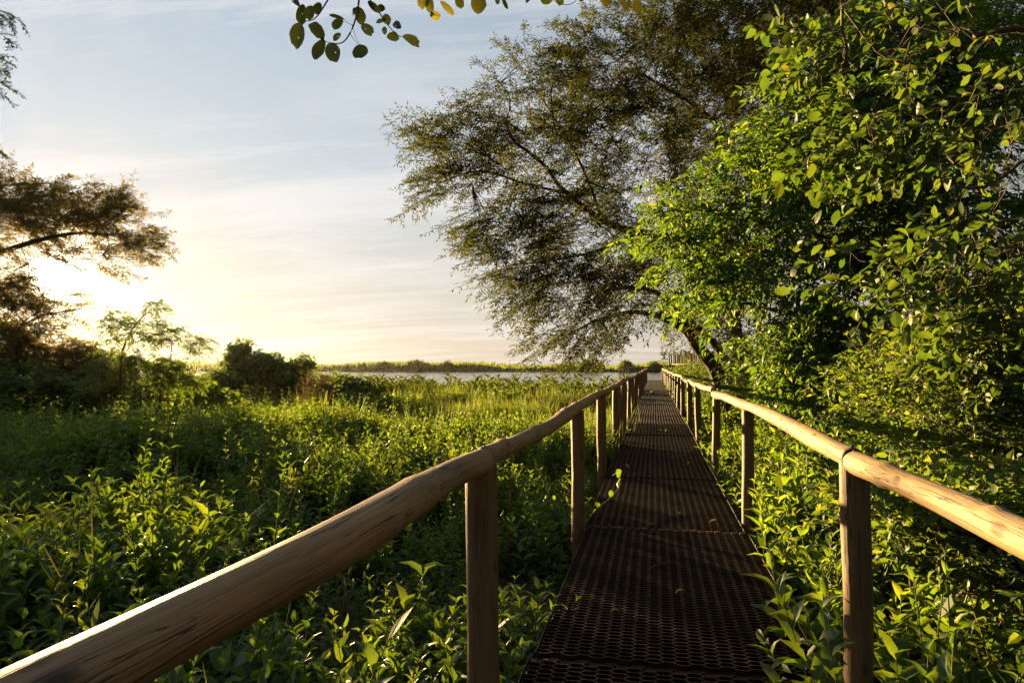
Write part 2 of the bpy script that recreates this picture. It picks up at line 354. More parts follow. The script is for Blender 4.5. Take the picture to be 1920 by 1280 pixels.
M['acacia_backlit'] = leaf_mat('backlit_acacia_leaf', [(0, (.028, .036, .010)), (.6, (.050, .052, .014)), (1, (.085, .065, .02))],
                            [(0, (.12, .12, .012)), (.7, (.22, .18, .018)), (1, (.38, .27, .03))], .45, .6, .1)  # same acacia leaf, with the golden backlight put into its colours
M['green'] = leaf_mat('green_tree_leaf', [(0, (.020, .052, .010)), (.6, (.036, .080, .012)), (1, (.075, .115, .018))],
                      [(0, (.07, .16, .008)), (.7, (.14, .25, .010)), (1, (.32, .38, .02))], .42, .45, .3)
M['broad'] = leaf_mat('broad_leaf', [(0, (.030, .062, .014)), (.55, (.055, .095, .016)), (.96, (.07, .10, .02)), (1, (.20, .16, .05))],
                      [(0, (.07, .14, .010)), (.7, (.13, .20, .012)), (.98, (.16, .20, .012)), (1, (.36, .27, .02))], .38, .48, .22)
M['shrub'] = leaf_mat('shrub_leaf', [(0, (.026, .056, .013)), (.5, (.048, .085, .016)), (1, (.085, .115, .022))],
                      [(0, (.09, .17, .010)), (.6, (.17, .25, .012)), (1, (.27, .30, .016))], .42, .46, .3)
M['vine'] = leaf_mat('vine_leaf', [(0, (.024, .058, .014)), (.6, (.045, .085, .016)), (1, (.09, .12, .02))],
                     [(0, (.08, .17, .012)), (1, (.26, .33, .02))], .40, .5, .3)
M['grass'] = leaf_mat('grass_blade', [(0, (.040, .070, .018)), (.6, (.075, .105, .022)), (1, (.15, .14, .05))],
                      [(0, (.12, .19, .014)), (.7, (.24, .29, .02)), (1, (.36, .32, .06))], .42, .55, .25, inst=True)
M['far'] = leaf_mat('far_reed', [(0, (.055, .085, .022)), (.6, (.090, .115, .026)), (1, (.15, .14, .05))],
                    [(0, (.12, .18, .02)), (1, (.26, .28, .04))], .4, .7, .15)
M['dry'] = leaf_mat('dry_seed_head', [(0, (.09, .068, .03)), (1, (.16, .12, .055))], [(0, (.13, .10, .035)), (1, (.22, .16, .06))], .30, .7, .15)
M['bark'] = plain_mat('acacia_bark', (.030, .020, .013), (.085, .055, .035), 14, .9, .8, (1, 1, .3))
M['dark_twig'] = plain_mat('dark_twig_bark', (.018, .013, .008), (.045, .032, .018), 30, .9, .2)
M['twig'] = plain_mat('twig_bark', (.045, .030, .018), (.10, .068, .038), 30, .85, .2)
M['stem'] = plain_mat('green_stem', (.05, .08, .02), (.10, .12, .035), 30, .6, 0)
M['log_r'] = log_mat('peeled_pole', (.27, .175, .072), (.17, .10, .037), (.06, .035, .018))
M['log_l'] = log_mat('weathered_pole', (.29, .168, .070), (.17, .093, .036), (.045, .028, .016))
M['post'] = log_mat('post_wood', (.165, .098, .038), (.090, .050, .019), (.045, .028, .015))
M['steel'] = plain_mat('rusty_grating', (.012, .007, .005), (.050, .024, .014), 14, .6, .25, metallic=.25, spec=.35)
M['angle'] = plain_mat('rusty_angle', (.05, .022, .012), (.16, .075, .04), 30, .75, .3)
M['soil'] = plain_mat('soil', (.030, .024, .014), (.065, .055, .026), 2.2, .95, .5)
M['plank'] = plain_mat('platform_plank', (.14, .14, .145), (.24, .235, .23), 9, .42, .3, (6, 1, 1), spec=.5)
M['pole'] = plain_mat('palisade_pole', (.12, .085, .05), (.26, .18, .10), 8, .85, .3, (1, 1, .2))
M['iron'] = plain_mat('dark_iron', (.012, .010, .009), (.03, .022, .018), 40, .5, .1, metallic=.7)
def water_mat():
    m, t, o = mat('water'); k = t.links.new
    tcn = N(t, 'ShaderNodeTexCoord'); mpn = N(t, 'ShaderNodeMapping'); mpn.inputs['Scale'].default_value = (.5, 1.2, 1); k(tcn.outputs['Object'], mpn.inputs[0])
    no = N(t, 'ShaderNodeTexNoise', inp={'Scale': 1.4, 'Detail': 4}); k(mpn.outputs[0], no.inputs['Vector'])
    b = N(t, 'ShaderNodeBump', inp={'Strength': .10, 'Distance': .03}); k(no.outputs['Fac'], b.inputs['Height'])
    p = N(t, 'ShaderNodeBsdfPrincipled', inp={'Base Color': (.035, .045, .04, 1), 'Roughness': .14, 'IOR': 1.33, 'Specular IOR Level': .5}); k(b.outputs[0], p.inputs['Normal'])
    k(p.outputs[0], o.inputs[0]); return m
M['water'] = water_mat()

# ------------------------------------------------------------------ ground and water
WATER_Z = -1.2
def ground_z(x, y):
    x = np.asarray(x, float); y = np.asarray(y, float)
    z = -0.50 + .06*np.sin(x*.9+1)*np.cos(y*.7) + .05*np.sin(x*.31+y*.43)
    z = z + .26*np.exp(-((x+5.4)/3.4)**2 - ((y-9.8)/2.4)**2)              # swell under the sunlit weeds
    z = z + .16*np.clip((x-.9)/1.2, 0, 1)*np.clip((14-y)/6, 0, 1)
    z = z - .16*np.exp(-((x+2.5)/4)**2 - ((y-17)/4.5)**2)                  # hollow behind it
    s = np.clip((y-40)/26, 0, 1); z = z*(1-s) + s*(-1.75)
    f = np.clip((y-238)/6, 0, 1); z = z*(1-f) + f*(-1.02)
    return z
ys = np.concatenate([[-60, -30, -12], np.arange(-6, 30, .45), np.arange(30, 70, 2.0), [80, 120, 180, 236, 239, 241, 243, 245, 250, 280, 340, 420, 500]])
xs = np.concatenate([[-600, -400, -300, -150, -80, -50, -35], np.arange(-26, 14, .5), [16, 22, 35, 60, 120, 300, 450, 600]])
X, Y_ = np.meshgrid(xs, ys); Z = ground_z(X, Y_)
g = Geo(); nx = len(xs); i = np.arange(len(ys)-1)[:, None]*nx; j = np.arange(nx-1)[None]
g.add(np.stack([X, Y_, Z], -1), np.stack([i+j, i+j+1, i+j+1+nx, i+j+nx], -1).reshape(-1, 4))
tag(g.obj('ground', M['soil'], smooth=True), kind='structure')
g = Geo(); g.add([[-598, 42, WATER_Z], [598, 42, WATER_Z], [598, 248, WATER_Z], [-598, 248, WATER_Z]], np.array([[0, 1, 2, 3]]))
tag(g.obj('water', M['water']), kind='structure')

# ------------------------------------------------------------------ boardwalk
DX0, DX1, PANEL = -.525, .665, 2.4
walk = empty('boardwalk', (0, 0, 0), 'narrow boardwalk of dark rusty expanded steel grating running to the water', 'boardwalk')
def grating_mesh(pitch_x, pitch_y, dep, th, length=PANEL-.012):
    """expanded steel sheet: flat wide cells, each strand a thin strip standing on edge"""
    g = Geo(); wdt = DX1-DX0; nc = int(round(wdt/pitch_x)); nr = int(length/pitch_y); sl = .20*pitch_x
    A = []; Bp = []
    for c in range(nc):
        x0 = c*wdt/nc; off = 0 if c % 2 == 0 else .5
        for r in range(nr):
            y = (r+off+.25)*pitch_y
            if y > length: continue
            A.append((x0+sl, y, 0)); Bp.append((x0+wdt/nc-sl, y, 0))
            if c+1 < nc:
                for dy in (.5, -.5):
                    if 0 < y+dy*pitch_y < length:
                        A.append((x0+wdt/nc-sl, y, 0)); Bp.append((x0+wdt/nc+sl, y+dy*pitch_y, 0))
    A = np.array(A); Bp = np.array(Bp); d = unit(Bp-A); s = np.stack([-d[:, 1], d[:, 0], 0*d[:, 0]], -1)*th/2
    lean = np.array([0, .008, 0]); dn = np.array([0, 0, -dep])
    # a slight crown so every strand bows upward in the middle
    V = np.stack([A-s, A+s, Bp+s, Bp-s, A-s+dn+lean, A+s+dn+lean, Bp+s+dn+lean, Bp-s+dn+lean], 1)
    o = (np.arange(len(A))*8)[:, None]
    F = np.concatenate([o+np.array(q) for q in ([0, 3, 2, 1], [0, 4, 7, 3], [1, 2, 6, 5])])
    g.add(V.reshape(-1, 3), F)
    for x in (0, wdt):      # edge strip
        g.add([[x-.002, 0, .001], [x+.002, 0, .001], [x+.002, length, .001], [x-.002, length, .001], [x-.002, 0, -dep], [x+.002, 0, -dep], [x+.002, length, -dep], [x-.002, length, -dep]],
              np.array([[0, 1, 2, 3], [0, 3, 7, 4], [1, 5, 6, 2], [0, 4, 5, 1], [3, 2, 6, 7]]))
    return g.mesh('grating_panel', [M['steel']])
fine = grating_mesh(.0595, .040, .026, .0045); coarse = grating_mesh(.0595, .075, .026, .008)
def box(g, x0, x1, y0, y1, z0, z1, mi=0):
    V = [[x0, y0, z0], [x1, y0, z0], [x1, y1, z0], [x0, y1, z0], [x0, y0, z1], [x1, y0, z1], [x1, y1, z1], [x0, y1, z1]]
    g.add(V, np.array([[0, 3, 2, 1], [4, 5, 6, 7], [0, 1, 5, 4], [1, 2, 6, 5], [2, 3, 7, 6], [3, 0, 4, 7]]), mi)
y = 5.36 - 3*PANEL; k = 0; joint_ys = []
gj = Geo(); box(gj, DX0-.01, DX1+.01, -.025, .025, -.075, -.030); joint_me = gj.mesh('cross_beam', [M['angle']])
while y < 58:
    o = bpy.data.objects.new('grating_panel', fine if y < 14 else coarse); COL.objects.link(o); o.parent = walk
    o.location = (DX0 + random.Random(k).uniform(-.012, .012), y, random.Random(k+50).uniform(-.006, .004)); o.rotation_euler = (random.Random(k+9).uniform(-.003, .003), random.Random(k+3).uniform(-.004, .004), 0)
    b = bpy.data.objects.new('cross_beam', joint_me); COL.objects.link(b); b.parent = walk; b.location = (0, y, 0)
    joint_ys.append(y); y += PANEL; k += 1
WALK_END = y
for x in (DX0+.05, DX1-.05):
    g = Geo(); box(g, x-.03, x+.03, -1.9, WALK_END, -.19, -.078); g.obj('side_beam', M['angle'], walk)
for yy in np.arange(-1.5, WALK_END, 3.0):
    for x in (DX0+.05, DX1-.05):
        g = Geo(); tube(g, [[x, yy, -2.2], [x, yy, -.19]], .04, 7, False, 0, .05, 3, 3); g.obj('support_leg', M['post'], walk, True, True)
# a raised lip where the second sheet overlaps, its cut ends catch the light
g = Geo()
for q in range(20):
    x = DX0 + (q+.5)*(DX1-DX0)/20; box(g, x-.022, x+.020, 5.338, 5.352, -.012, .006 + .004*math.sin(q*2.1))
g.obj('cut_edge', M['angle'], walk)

# jetty platform at the far end
plat = empty('jetty_platform', (0, 0, 0), 'low wooden jetty platform at the far end of the boardwalk over the water', 'jetty')
for q, yy in enumerate(np.arange(WALK_END+.02, 84, .30)):
    g = Geo(); wx = 1.25 if yy < 61.5 else 3.2
    box(g, -wx+.07, wx+.07, yy, yy+.285, -.05, -.004+.004*math.sin(q*5.1)); g.obj('plank', M['plank'], plat)
for x in (-2.6, 0.0, 2.8):
    for yy in (63, 70, 77, 83):
        g = Geo(); tube(g, [[x, yy, -2.6], [x, yy, -.06]], .09, 8, False); g.obj('pile', M['post'], plat, True)
for x0, y0, x1, y1 in ((-3.0, 83.6, 3.2, 83.6), (-3.0, 62.2, -3.0, 83.6), (3.2, 62.2, 3.2, 83.6)):
    g = Geo(); tube(g, [[x0, y0, .98], [(x0+x1)/2, (y0+y1)/2, 1.0], [x1, y1, .98]], .055, 7, True, 0, .05, 1, 5); g.obj('rail', M['bark'], plat, True)
for x, yy in ((-3.0, 62.2), (-3.0, 69), (-3.0, 76), (-3.0, 83.6), (3.2, 62.2), (3.2, 69), (3.2, 76), (3.2, 83.6), (-1.2, 83.6), (1.3, 83.6)):
    g = Geo(); tube(g, [[x, yy, -2.5], [x, yy, .95]], .055, 7, True); g.obj('post', M['bark'], plat, True)

# ------------------------------------------------------------------ log railings
def railing(side, X0, posts, ends, label, mats, extra=()):
    root = empty('log_railing', (X0, 0, 0), label, 'railing')
    q = np.random.default_rng(5 if side < 0 else 8)
    for n_, yy in enumerate(list(posts) + list(extra)):
        r = q.uniform(.047, .058); K = 16 if yy > 9 else 60
        z = np.linspace(-1.0, .900, K)
        lean = q.normal(0, .014, 2); wob = smooth_line(np.column_stack([np.cumsum(q.normal(0, .0035, (9, 2)), axis=0), np.zeros(9)]), K)[:, :2]
        pts = np.stack([X0 + lean[0]*(z-.9) + wob[:, 0], yy + lean[1]*(z-.9) + wob[:, 1], z], -1)
        g = Geo(); tube(g, pts, r*(1.04 - .05*np.linspace(0, 1, K)), 18, True, 0, .045, 5.0, int(q.integers(1e4)), knots=4)
        child(g.obj('post', mats[1], None, True, True), root).parent = root
    run = []
    for e0, e1 in zip(ends[:-1], ends[1:]):
        ln = e1-e0; K = max(14, int(ln/.025)) if e0 < 8 else (int(ln/.07) if e0 < 16 else 26)
        t = np.linspace(0, 1, K); yv = e0 + .008 + (ln-.016)*t
        ph = q.uniform(0, 6.28, 4)
        zz_ = .915 + .019*np.sin(t*5.2+ph[0]) + .007*np.sin(t*13+ph[1]) + q.uniform(-.008, .008)
        if side < 0 and e0 < 0: zz_ = zz_ - .038*np.clip((1.6-yv)/2.2, 0, 1)
        xx_ = X0 + .014*np.sin(t*4.4+ph[2]) + .008*np.sin(t*9+ph[3])
        env = np.clip(np.minimum(t, 1-t)*6, 0, 1); xx_ = X0 + (xx_-X0)*(.3+.7*env)
        r = (.0405 + .003*np.sin(t*6+ph[3]) + .0022*np.sin(t*17+ph[1]) + (t-.5)*q.uniform(-.006, .006)) + (.004 if e0 < 0 and side < 0 else 0)
        edge = np.clip(np.minimum(t*ln, (1-t)*ln)/.02, 0, 1); r = r*(.86+.14*np.sqrt(edge))
        for _ in range(int(ln*1.3)):                                  # knots swell the pole
            c = q.uniform(.04, .96); r = r + q.uniform(.003, .008)*np.exp(-((t-c)*ln/.06)**2)
        run.append(np.stack([yv, xx_, zz_, r], 1))
        g = Geo(); tube(g, np.stack([xx_, yv, zz_], -1), r, 26, True, 0, .05, 5.0, int(q.integers(1e4)), knots=int(ln*2.2))
        child(g.obj('handrail_pole', mats[0], None, True, True), root).parent = root
    RU = np.vstack(run)
    for yy in posts[1:5]:                                              # nails that hold the poles
        for dy in (-.03, .035):
            xc, zc, rc = (np.interp(yy+dy, RU[:, 0], RU[:, c]) for c in (1, 2, 3))
            g = Geo(); tube(g, [[xc, yy+dy, zc], [xc, yy+dy, zc+rc+.003]], .003, 6, True); tube(g, [[xc, yy+dy, zc+rc-.001], [xc, yy+dy, zc+rc+.004]], .007, 8, True)
            child(g.obj('nail', M['iron'], None, True), root).parent = root
    for e in (ends[1:2] if side > 0 else ()):                                              # wire arc added over the pole joint to read as its dark notch
        if e > 16: break
        a = np.linspace(-.2*math.pi, 1.2*math.pi, 20)
        xc, zc, rc = (np.interp(e, RU[:, 0], RU[:, c]) for c in (1, 2, 3))
        pts = np.stack([xc + (rc+.003)*np.cos(a), 0*a + e, zc + (rc+.003)*np.sin(a)], -1)
        g = Geo(); tube(g, pts, .0045, 5, True); child(g.obj('notch_arc', M['iron'], None, True), root).parent = root
    return root
LPOST = [-.6, 2.40, 5.29, 8.0, 11.0] + list(np.arange(13.9, 61, 2.95)); RPOST = [-.2, 2.76, 5.73, 8.77, 11.9] + list(np.arange(14.9, 61, 3.0))
railing(-1, -.60, LPOST, [-1.2, 2.40, 8.0, 13.9] + list(np.arange(19.8, 62, 5.9)) + [61.0],
        'weathered log railing on the left side of the boardwalk', (M['log_l'], M['post']), (11.5,))
railing(1, .725, RPOST, [-1.0, 2.76, 8.77, 14.9] + list(np.arange(20.9, 60, 6.0)) + [61.5],
        'sunlit golden log railing on the right side of the boardwalk', (M['log_r'], M['post']))

# ------------------------------------------------------------------ palisade screen by the water
pal = empty('pole_palisade', (0, 0, 0), 'tall screen of thin upright poles near the far end of the boardwalk', 'fence')
q = np.random.default_rng(3)
for n_ in range(44):
    t = n_/43; b = P(1255 + 115*t**.85, 690, 50 - 6*t)
    h = 2.28 + q.uniform(-.25, .12) - .3*t; r = q.uniform(.045, .07)
    g = Geo(); l0, l1 = q.normal(0, .02, 2)
    tube(g, [[b[0]-l0, b[1], -1.3], [b[0], b[1], .8], [b[0]+l0, b[1]+l1, h]], r, 6, True); g.obj('pole', M['pole'], pal, True)
a, b = P(1253, 690, 50.2), P(1372, 690, 44)
for z in (.35, 1.3):
    g = Geo(); tube(g, [[a[0], a[1], z], [b[0], b[1], z]], .035, 6, True); g.obj('cross_pole', M['pole'], pal, True)

# ------------------------------------------------------------------ trees
root_tips = {}
def tree(name, label, base, limbs, lobes, n_br, n_sp, spray_len, out_from, spray_kw, leaf_m, wood_m, cat='tree', bias=(0, 0, 0), link=.03, group=None, spread=.7, sag=.08, jit=.42, clump=0):
    root = empty(name, tuple(base), label, cat, group)
    gw = Geo(); gl = Geo()
    tg, _ = in_lobes(lobes, n_br)
    nodes = skeleton(gw, limbs, tg, link, 0, sag)
    B, idx = in_lobes(lobes, int(n_sp*(2.2 if clump else 1)))
    if clump:                                   # leaf clumps with gaps between them
        f = np.sin(B[:, 0]*clump + 1.3*np.sin(B[:, 2]*clump*.7))*np.sin(B[:, 2]*clump*1.2 + 1.1*np.sin(B[:, 1]*clump*.8)) + .6*np.sin(B[:, 1]*clump*.9 + B[:, 0]*.5)
        B = B[np.argsort(-(f + rng.normal(0, .45, len(B))))[:n_sp]]
    dd = np.linalg.norm(B[:, None].astype(np.float32) - nodes[None].astype(np.float32), axis=2); near = nodes[np.argmin(dd, 1)]
    D = unit(unit(B - out_from)*spread + unit(B-near)*.55 + np.array(bias) + rng.normal(0, jit, B.shape))
    # a fine stalk ties every spray to the wood
    mid = (near+B)/2 + rng.normal(0, .04, B.shape)
    tubes(gw, np.stack([near, mid, B], 1), np.broadcast_to(np.array([.010, .008, .006])*link/.03, (n_sp, 3)), 3, 1)
    root_tips[root.name] = sprays(gw, gl, B, D, spray_len*rng.uniform(.6, 1.25, n_sp), twig_mi=1, **spray_kw)
    child(gw.obj('trunk', [wood_m, M['dark_twig'] if wood_m is M['bark'] else M['twig']], None, True), root).parent = root
    c = child(gl.obj('crown', leaf_m), root); c.parent = root; c['kind'] = 'stuff'
    return root
A_ = lambda *l: [P(*p) for p in l]

# the big acacia
Zb = 22.0
t0 = P(1352, 690, Zb)
limbs = [([t0*[1, 1, 0] + [.35, 0, -.8], P(1345, 700, Zb), P(1312, 655, 21.8), P(1283, 614, 21.5), P(1235, 590, 21.2)], .27, .13),
         (A_((1380, 720, 22.5), (1352, 660, 22.4), (1325, 630, 22.3), (1290, 600, 22), (1250, 560, 21.6), (1200, 540, 21.2), (1130, 545, 20.6)), .16, .05),
         (A_((1235, 590, 21.2), (1180, 585, 20.9), (1120, 600, 20.6), (1060, 630, 20.3)), .09, .02),
         (A_((1385, 720, 22.6), (1378, 600, 22.8), (1352, 520, 22.6), (1290, 450, 22), (1200, 437, 21), (1130, 412, 20.8), (1062, 362, 20.5), (1020, 310, 20.3), (960, 262, 20)), .20, .04),
         (A_((1378, 600, 22.8), (1420, 470, 24), (1410, 340, 24), (1340, 230, 23.4), (1240, 160, 22.6), (1180, 130, 22)), .16, .03),
         (A_((1410, 340, 24), (1480, 200, 25), (1460, 60, 25), (1400, -80, 25)), .12, .03),
         (A_((1062, 362, 20.5), (985, 345, 20.1), (900, 320, 19.7), (820, 345, 19.3)), .05, .012),
         (A_((1130, 412, 20.8), (1085, 300, 21.6), (1030, 205, 22), (985, 150, 22)), .06, .012),
         (A_((1200, 437, 21), (1120, 470, 20.5), (1020, 490, 20.1), (930, 500, 19.8)), .06, .012)]
lobes = [lobe(880, 285, 19.8, 110, 80, 1.6, 4.2), lobe(1040, 235, 21.3, 165, 125, 2.6), lobe(1225, 165, 22.2, 210, 145, 3.0), lobe(1400, 80, 23.5, 230, 170, 3.2),
         lobe(1040, 415, 20.5, 165, 75, 1.9, 5.5), lobe(1000, 495, 20, 80, 36, 1.2, 1.2), lobe(1130, 540, 20.6, 150, 70, 1.9, 5.0), lobe(1080, 625, 20.4, 80, 26, 1.0), lobe(1190, 615, 20.8, 90, 28, 1.1),
         lobe(1270, 370, 22, 170, 140, 2.5), lobe(1460, 290, 24.3, 190, 190, 3.0), lobe(1560, 60, 25, 170, 170, 3.0), lobe(830, 350, 19.4, 50, 24, .8), lobe(1330, 520, 22.3, 110, 90, 2.0), lobe(1720, 60, 24, 160, 160, 2.6), lobe(1860, 160, 24, 130, 180, 2.4), lobe(1650, 330, 24, 140, 150, 2.4)]
tree('acacia_tree', 'big dark acacia leaning over the boardwalk with fine drooping sprays', t0*[1, 1, 0] + [0, 0, -.6], limbs, lobes, 210, 4000, 1.25, P(1330, 480, 22.5),
     dict(droop=.27, m=11, q=7, lL=.135, lW=.038, tmpl=T_DIA, ang=.75, plane=1.0, rl=.36, r0=.007, leafdroop=.12), M['acacia'], M['bark'], bias=(-.40, 0, -.05), link=.035, spread=.95, jit=.26, clump=2.6)

# the acacia in front of the sun
limbs = [([P(-150, 690, 18)*[1, 1, 0] + [0, 0, -.7], P(-140, 640, 18), P(-90, 520, 18.2), P(10, 470, 18.4), P(120, 440, 18.5), P(220, 440, 18.6)], .18, .03),
         (A_((-140, 640, 18), (-60, 680, 17.6), (40, 690, 17.2), (120, 655, 17)), .09, .02),
         (A_((-90, 520, 18.2), (-80, 400, 18.6), (0, 350, 18.8), (90, 345, 19)), .10, .02),
         (A_((-60, 680, 17.6), (60, 600, 17.5), (150, 580, 17.5)), .05, .012)]
lobes = [lobe(20, 390, 18.6, 150, 66, 2.0), lobe(150, 395, 18.6, 110, 44, 1.7), lobe(215, 450, 18.6, 70, 34, 1.2), lobe(-110, 380, 18.6, 160, 100, 2.2), lobe(-60, 540, 18, 100, 110, 2.2, 2.2),
         lobe(50, 560, 17.8, 80, 50, 1.3, .6), lobe(30, 645, 17.2, 150, 60, 1.6, 2.2), lobe(140, 678, 16.6, 120, 38, 1.4, 2.0), lobe(40, 600, 17.6, 150, 30, 1.2, .5), lobe(-120, 700, 17, 150, 80, 2.0), lobe(60, 470, 18.5, 120, 34, 1.2, .6), lobe(190, 490, 18.4, 80, 22, 1.0, .15), lobe(10, 540, 18, 60, 40, 1.0, .5)]
tree('acacia_tree', 'feathery acacia at the left edge with the low sun shining through it', P(-150, 690, 18)*[1, 1, 0] + [0, 0, -.6], limbs, lobes, 110, 1700, .95, P(-150, 470, 18),
     dict(droop=.10, m=11, q=7, lL=.115, lW=.034, tmpl=T_DIA, ang=.7, plane=.9, rl=.36, r0=.006, leafdroop=.08), M['acacia_backlit'], M['bark'], bias=(.45, 0, -.06), link=.03, spread=.9, jit=.28, clump=2.8)

# the bright green tree with feather-shaped leaves
gb = P(1745, 770, 9.2)
limbs = [([gb*[1, 1, 0] + [0, 0, -.6], P(1738, 750, 9.2), P(1700, 700, 9.4), P(1660, 655, 9.6), P(1600, 600, 9.8), P(1520, 560, 10)], .12, .03),
         (A_((1738, 750, 9.2), (1742, 650, 9.3), (1735, 540, 9.6), (1690, 420, 10), (1640, 300, 10.2), (1570, 210, 10.4)), .11, .02),
         (A_((1735, 540, 9.6), (1640, 480, 10), (1560, 450, 10.2), (1480, 420, 10.3), (1380, 410, 10.4)), .05, .012),
         (A_((1600, 600, 9.8), (1500, 590, 10), (1400, 570, 10.2), (1320, 560, 10.4)), .04, .012),
         (A_((1742, 650, 9.3), (1790, 560, 9.4), (1800, 430, 9.6), (1790, 300, 9.8)), .05, .02)]
lobes = [lobe(1310, 430, 10.5, 100, 80, .9), lobe(1320, 530, 10.5, 70, 45, .8), lobe(1440, 330, 10.4, 110, 90, 1.0), lobe(1460, 480, 10.2, 150, 100, 1.2), lobe(1540, 220, 10.5, 100, 95, 1.0),
         lobe(1600, 380, 10, 140, 140, 1.2), lobe(1480, 625, 10, 90, 45, .9), lobe(1570, 600, 9.8, 120, 80, 1.0), lobe(1700, 250, 10.2, 140, 140, 1.2), lobe(1540, 700, 9.6, 90, 40, .8),
         lobe(1750, 450, 9.8, 150, 130, 1.2), lobe(1640, 120, 10.5, 130, 110, 1.0), lobe(1590, 700, 9.2, 70, 45, .7), lobe(1820, 150, 10.5, 130, 130, 1.0)]
tree('leafy_tree', 'bright green tree with feather shaped leaves right of the boardwalk', gb*[1, 1, 0] + [0, 0, -.5], limbs, lobes, 110, 1000, .45, P(1640, 480, 11),
     dict(droop=.25, m=5, q=9, lL=.125, lW=.042, tmpl=T_LEAF, ang=.95, plane=.5, rl=-.28, r0=.005, leafdroop=.35), M['green'], M['twig'], bias=(-.2, -.35, 0), link=.018, clump=4.5)

# low dark thicket behind the right railing
def bush(name, label, lobes, n_sp, spray_len, kw, leaf_m, cat='bush', n_br=30, link=.012, group=None, bias=(0, 0, .25)):
    c = lobes[0][0]; base = np.array([c[0], c[1], float(ground_z(c[0], c[1]))])
    limbs = [([base + np.append(rng.normal(0, .08, 2), -.1), base + (l[0]-base)*.5 + rng.normal(0, .08, 3), l[0]], link*2.2, link*.7) for l in lobes]
    cen = np.mean([l[0] for l in lobes], axis=0) - [0, 0, .6]
    return tree(name, label, base, limbs, lobes, n_br, n_sp, spray_len, cen, kw, leaf_m, M['twig'], cat, bias, link, group)
KW_SH = dict(droop=.08, m=7, q=3, lL=.055, lW=.027, tmpl=T_LEAF, ang=.9, plane=1.0, rl=-.055, r0=.004, leafdroop=.05)
KW_DK = dict(droop=.12, m=8, q=5, lL=.085, lW=.042, tmpl=T_MID, ang=.9, plane=1.0, rl=-.16, r0=.005, leafdroop=.15)
bush('thicket_shrub', 'dark rounded shrub under the acacia trunk behind the right railing', [lobe(1430, 722, 15, 60, 26, 1.2), lobe(1460, 690, 15, 80, 50, 1.2), lobe(1540, 680, 15.5, 90, 60, 1.4)], 330, .5, KW_DK, M['vine'])
bush('thicket_shrub', 'shadowed shrub deep between the green tree and the railing', [lobe(1640, 670, 13, 110, 70, 1.3), lobe(1760, 640, 13, 120, 90, 1.4), lobe(1880, 620, 13, 120, 110, 1.4)], 420, .5, KW_DK, M['vine'])
bush('thicket_shrub', 'low spreading shrub beside the railing below the leaning trunk', [lobe(1340, 706, 24, 55, 18, 1.5), lobe(1400, 700, 26, 60, 24, 1.6), lobe(1300, 700, 32, 30, 12, 1.6)], 260, .55, KW_DK, M['vine'])
bush('oval_leaf_shrub', 'shrub with small oval yellow green leaves just behind the near right railing',
     [lobe(1800, 790, 5.2, 130, 90, .6), lobe(1890, 730, 5.0, 110, 110, .6), lobe(1700, 740, 6.4, 110, 70, .6)], 520, .34, KW_SH, M['shrub'], link=.010)
bush('oval_leaf_shrub', 'sunlit shrub with small oval leaves below the right railing pole',
     [lobe(1760, 1010, 3.5, 130, 70, .45), lobe(1860, 1060, 3.2, 110, 80, .4), lobe(1690, 960, 4.2, 100, 60, .45)], 380, .28, KW_SH, M['shrub'], link=.008)

# the near broad-leaved tree at the upper right, its larger leaves one by one
def leaf_children(root, Pn, D, Nn, Ln, Wd, m, tm=None, holes=False):
    T, F = tm or T_OVAL
    g = Geo(); g.add(T, [f.copy() for f in F]); me = g.mesh('leaf', [m], True)
    D = unit(D); S = unit(np.cross(D, Nn)); Nn = np.cross(S, D)
    loc = np.array(root.location)
    for i in range(len(Pn)):
        o = bpy.data.objects.new('leaf', me); COL.objects.link(o); o.parent = root
        R = np.stack([D[i]*Ln[i], S[i]*Wd[i], Nn[i]*Ln[i]*rng.normal(1.1, .5)], 1)
        mm = np.eye(4); mm[:3, :3] = R; mm[:3, 3] = Pn[i]-loc; o.matrix_local = Matrix(mm.tolist())
M['broad_one'] = leaf_mat('broad_leaf_single', [(0, (.030, .062, .014)), (.55, (.060, .10, .016)), (.95, (.07, .10, .02)), (1, (.22, .16, .05))],
                          [(0, (.07, .14, .010)), (.7, (.14, .21, .012)), (.97, (.17, .21, .012)), (1, (.38, .28, .02))], .40, .48, .22, inst=True)
nb = P(2080, 800, 5.2)
limbs = [([nb*[1, 1, 0] + [0, 0, -.6], P(2080, 600, 5.2), P(2050, 300, 5.2), P(2010, 60, 5.2), P(1960, -150, 5.2)], .11, .05),
         (A_((2010, 60, 5.2), (1920, 55, 5.0), (1830, 68, 4.9)), .030, .018), (A_((1960, -150, 5.2), (1760, -120, 5), (1590, -20, 4.8), (1585, 120, 4.8), (1540, 170, 4.8)), .02, .005),
         (A_((2050, 300, 5.2), (1930, 300, 5), (1840, 350, 4.8), (1700, 330, 4.7)), .016, .005), (A_((2080, 600, 5.2), (1960, 520, 5), (1840, 410, 4.8), (1720, 480, 4.7)), .018, .005),
         (A_((2080, 620, 5.2), (1950, 640, 4.9), (1800, 600, 4.8)), .016, .005), (A_((1585, 20, 4.8), (1640, 90, 4.8), (1700, 120, 4.7)), .009, .004)]
lobes = [lobe(1800, 100, 5, 130, 110, .7), lobe(1640, 60, 4.9, 110, 70, .6), lobe(1530, 110, 4.8, 60, 70, .4, .35), lobe(1860, 280, 5, 110, 110, .6), lobe(1700, 260, 4.8, 100, 80, .5, .5),
         lobe(1570, 290, 4.8, 70, 60, .4, .3), lobe(1660, 490, 4.7, 90, 60, .4, .35), lobe(1850, 500, 4.9, 100, 100, .6, .8), lobe(1800, 580, 4.8, 90, 45, .5, .22), lobe(1900, 640, 4.8, 90, 80, .5, .7)]
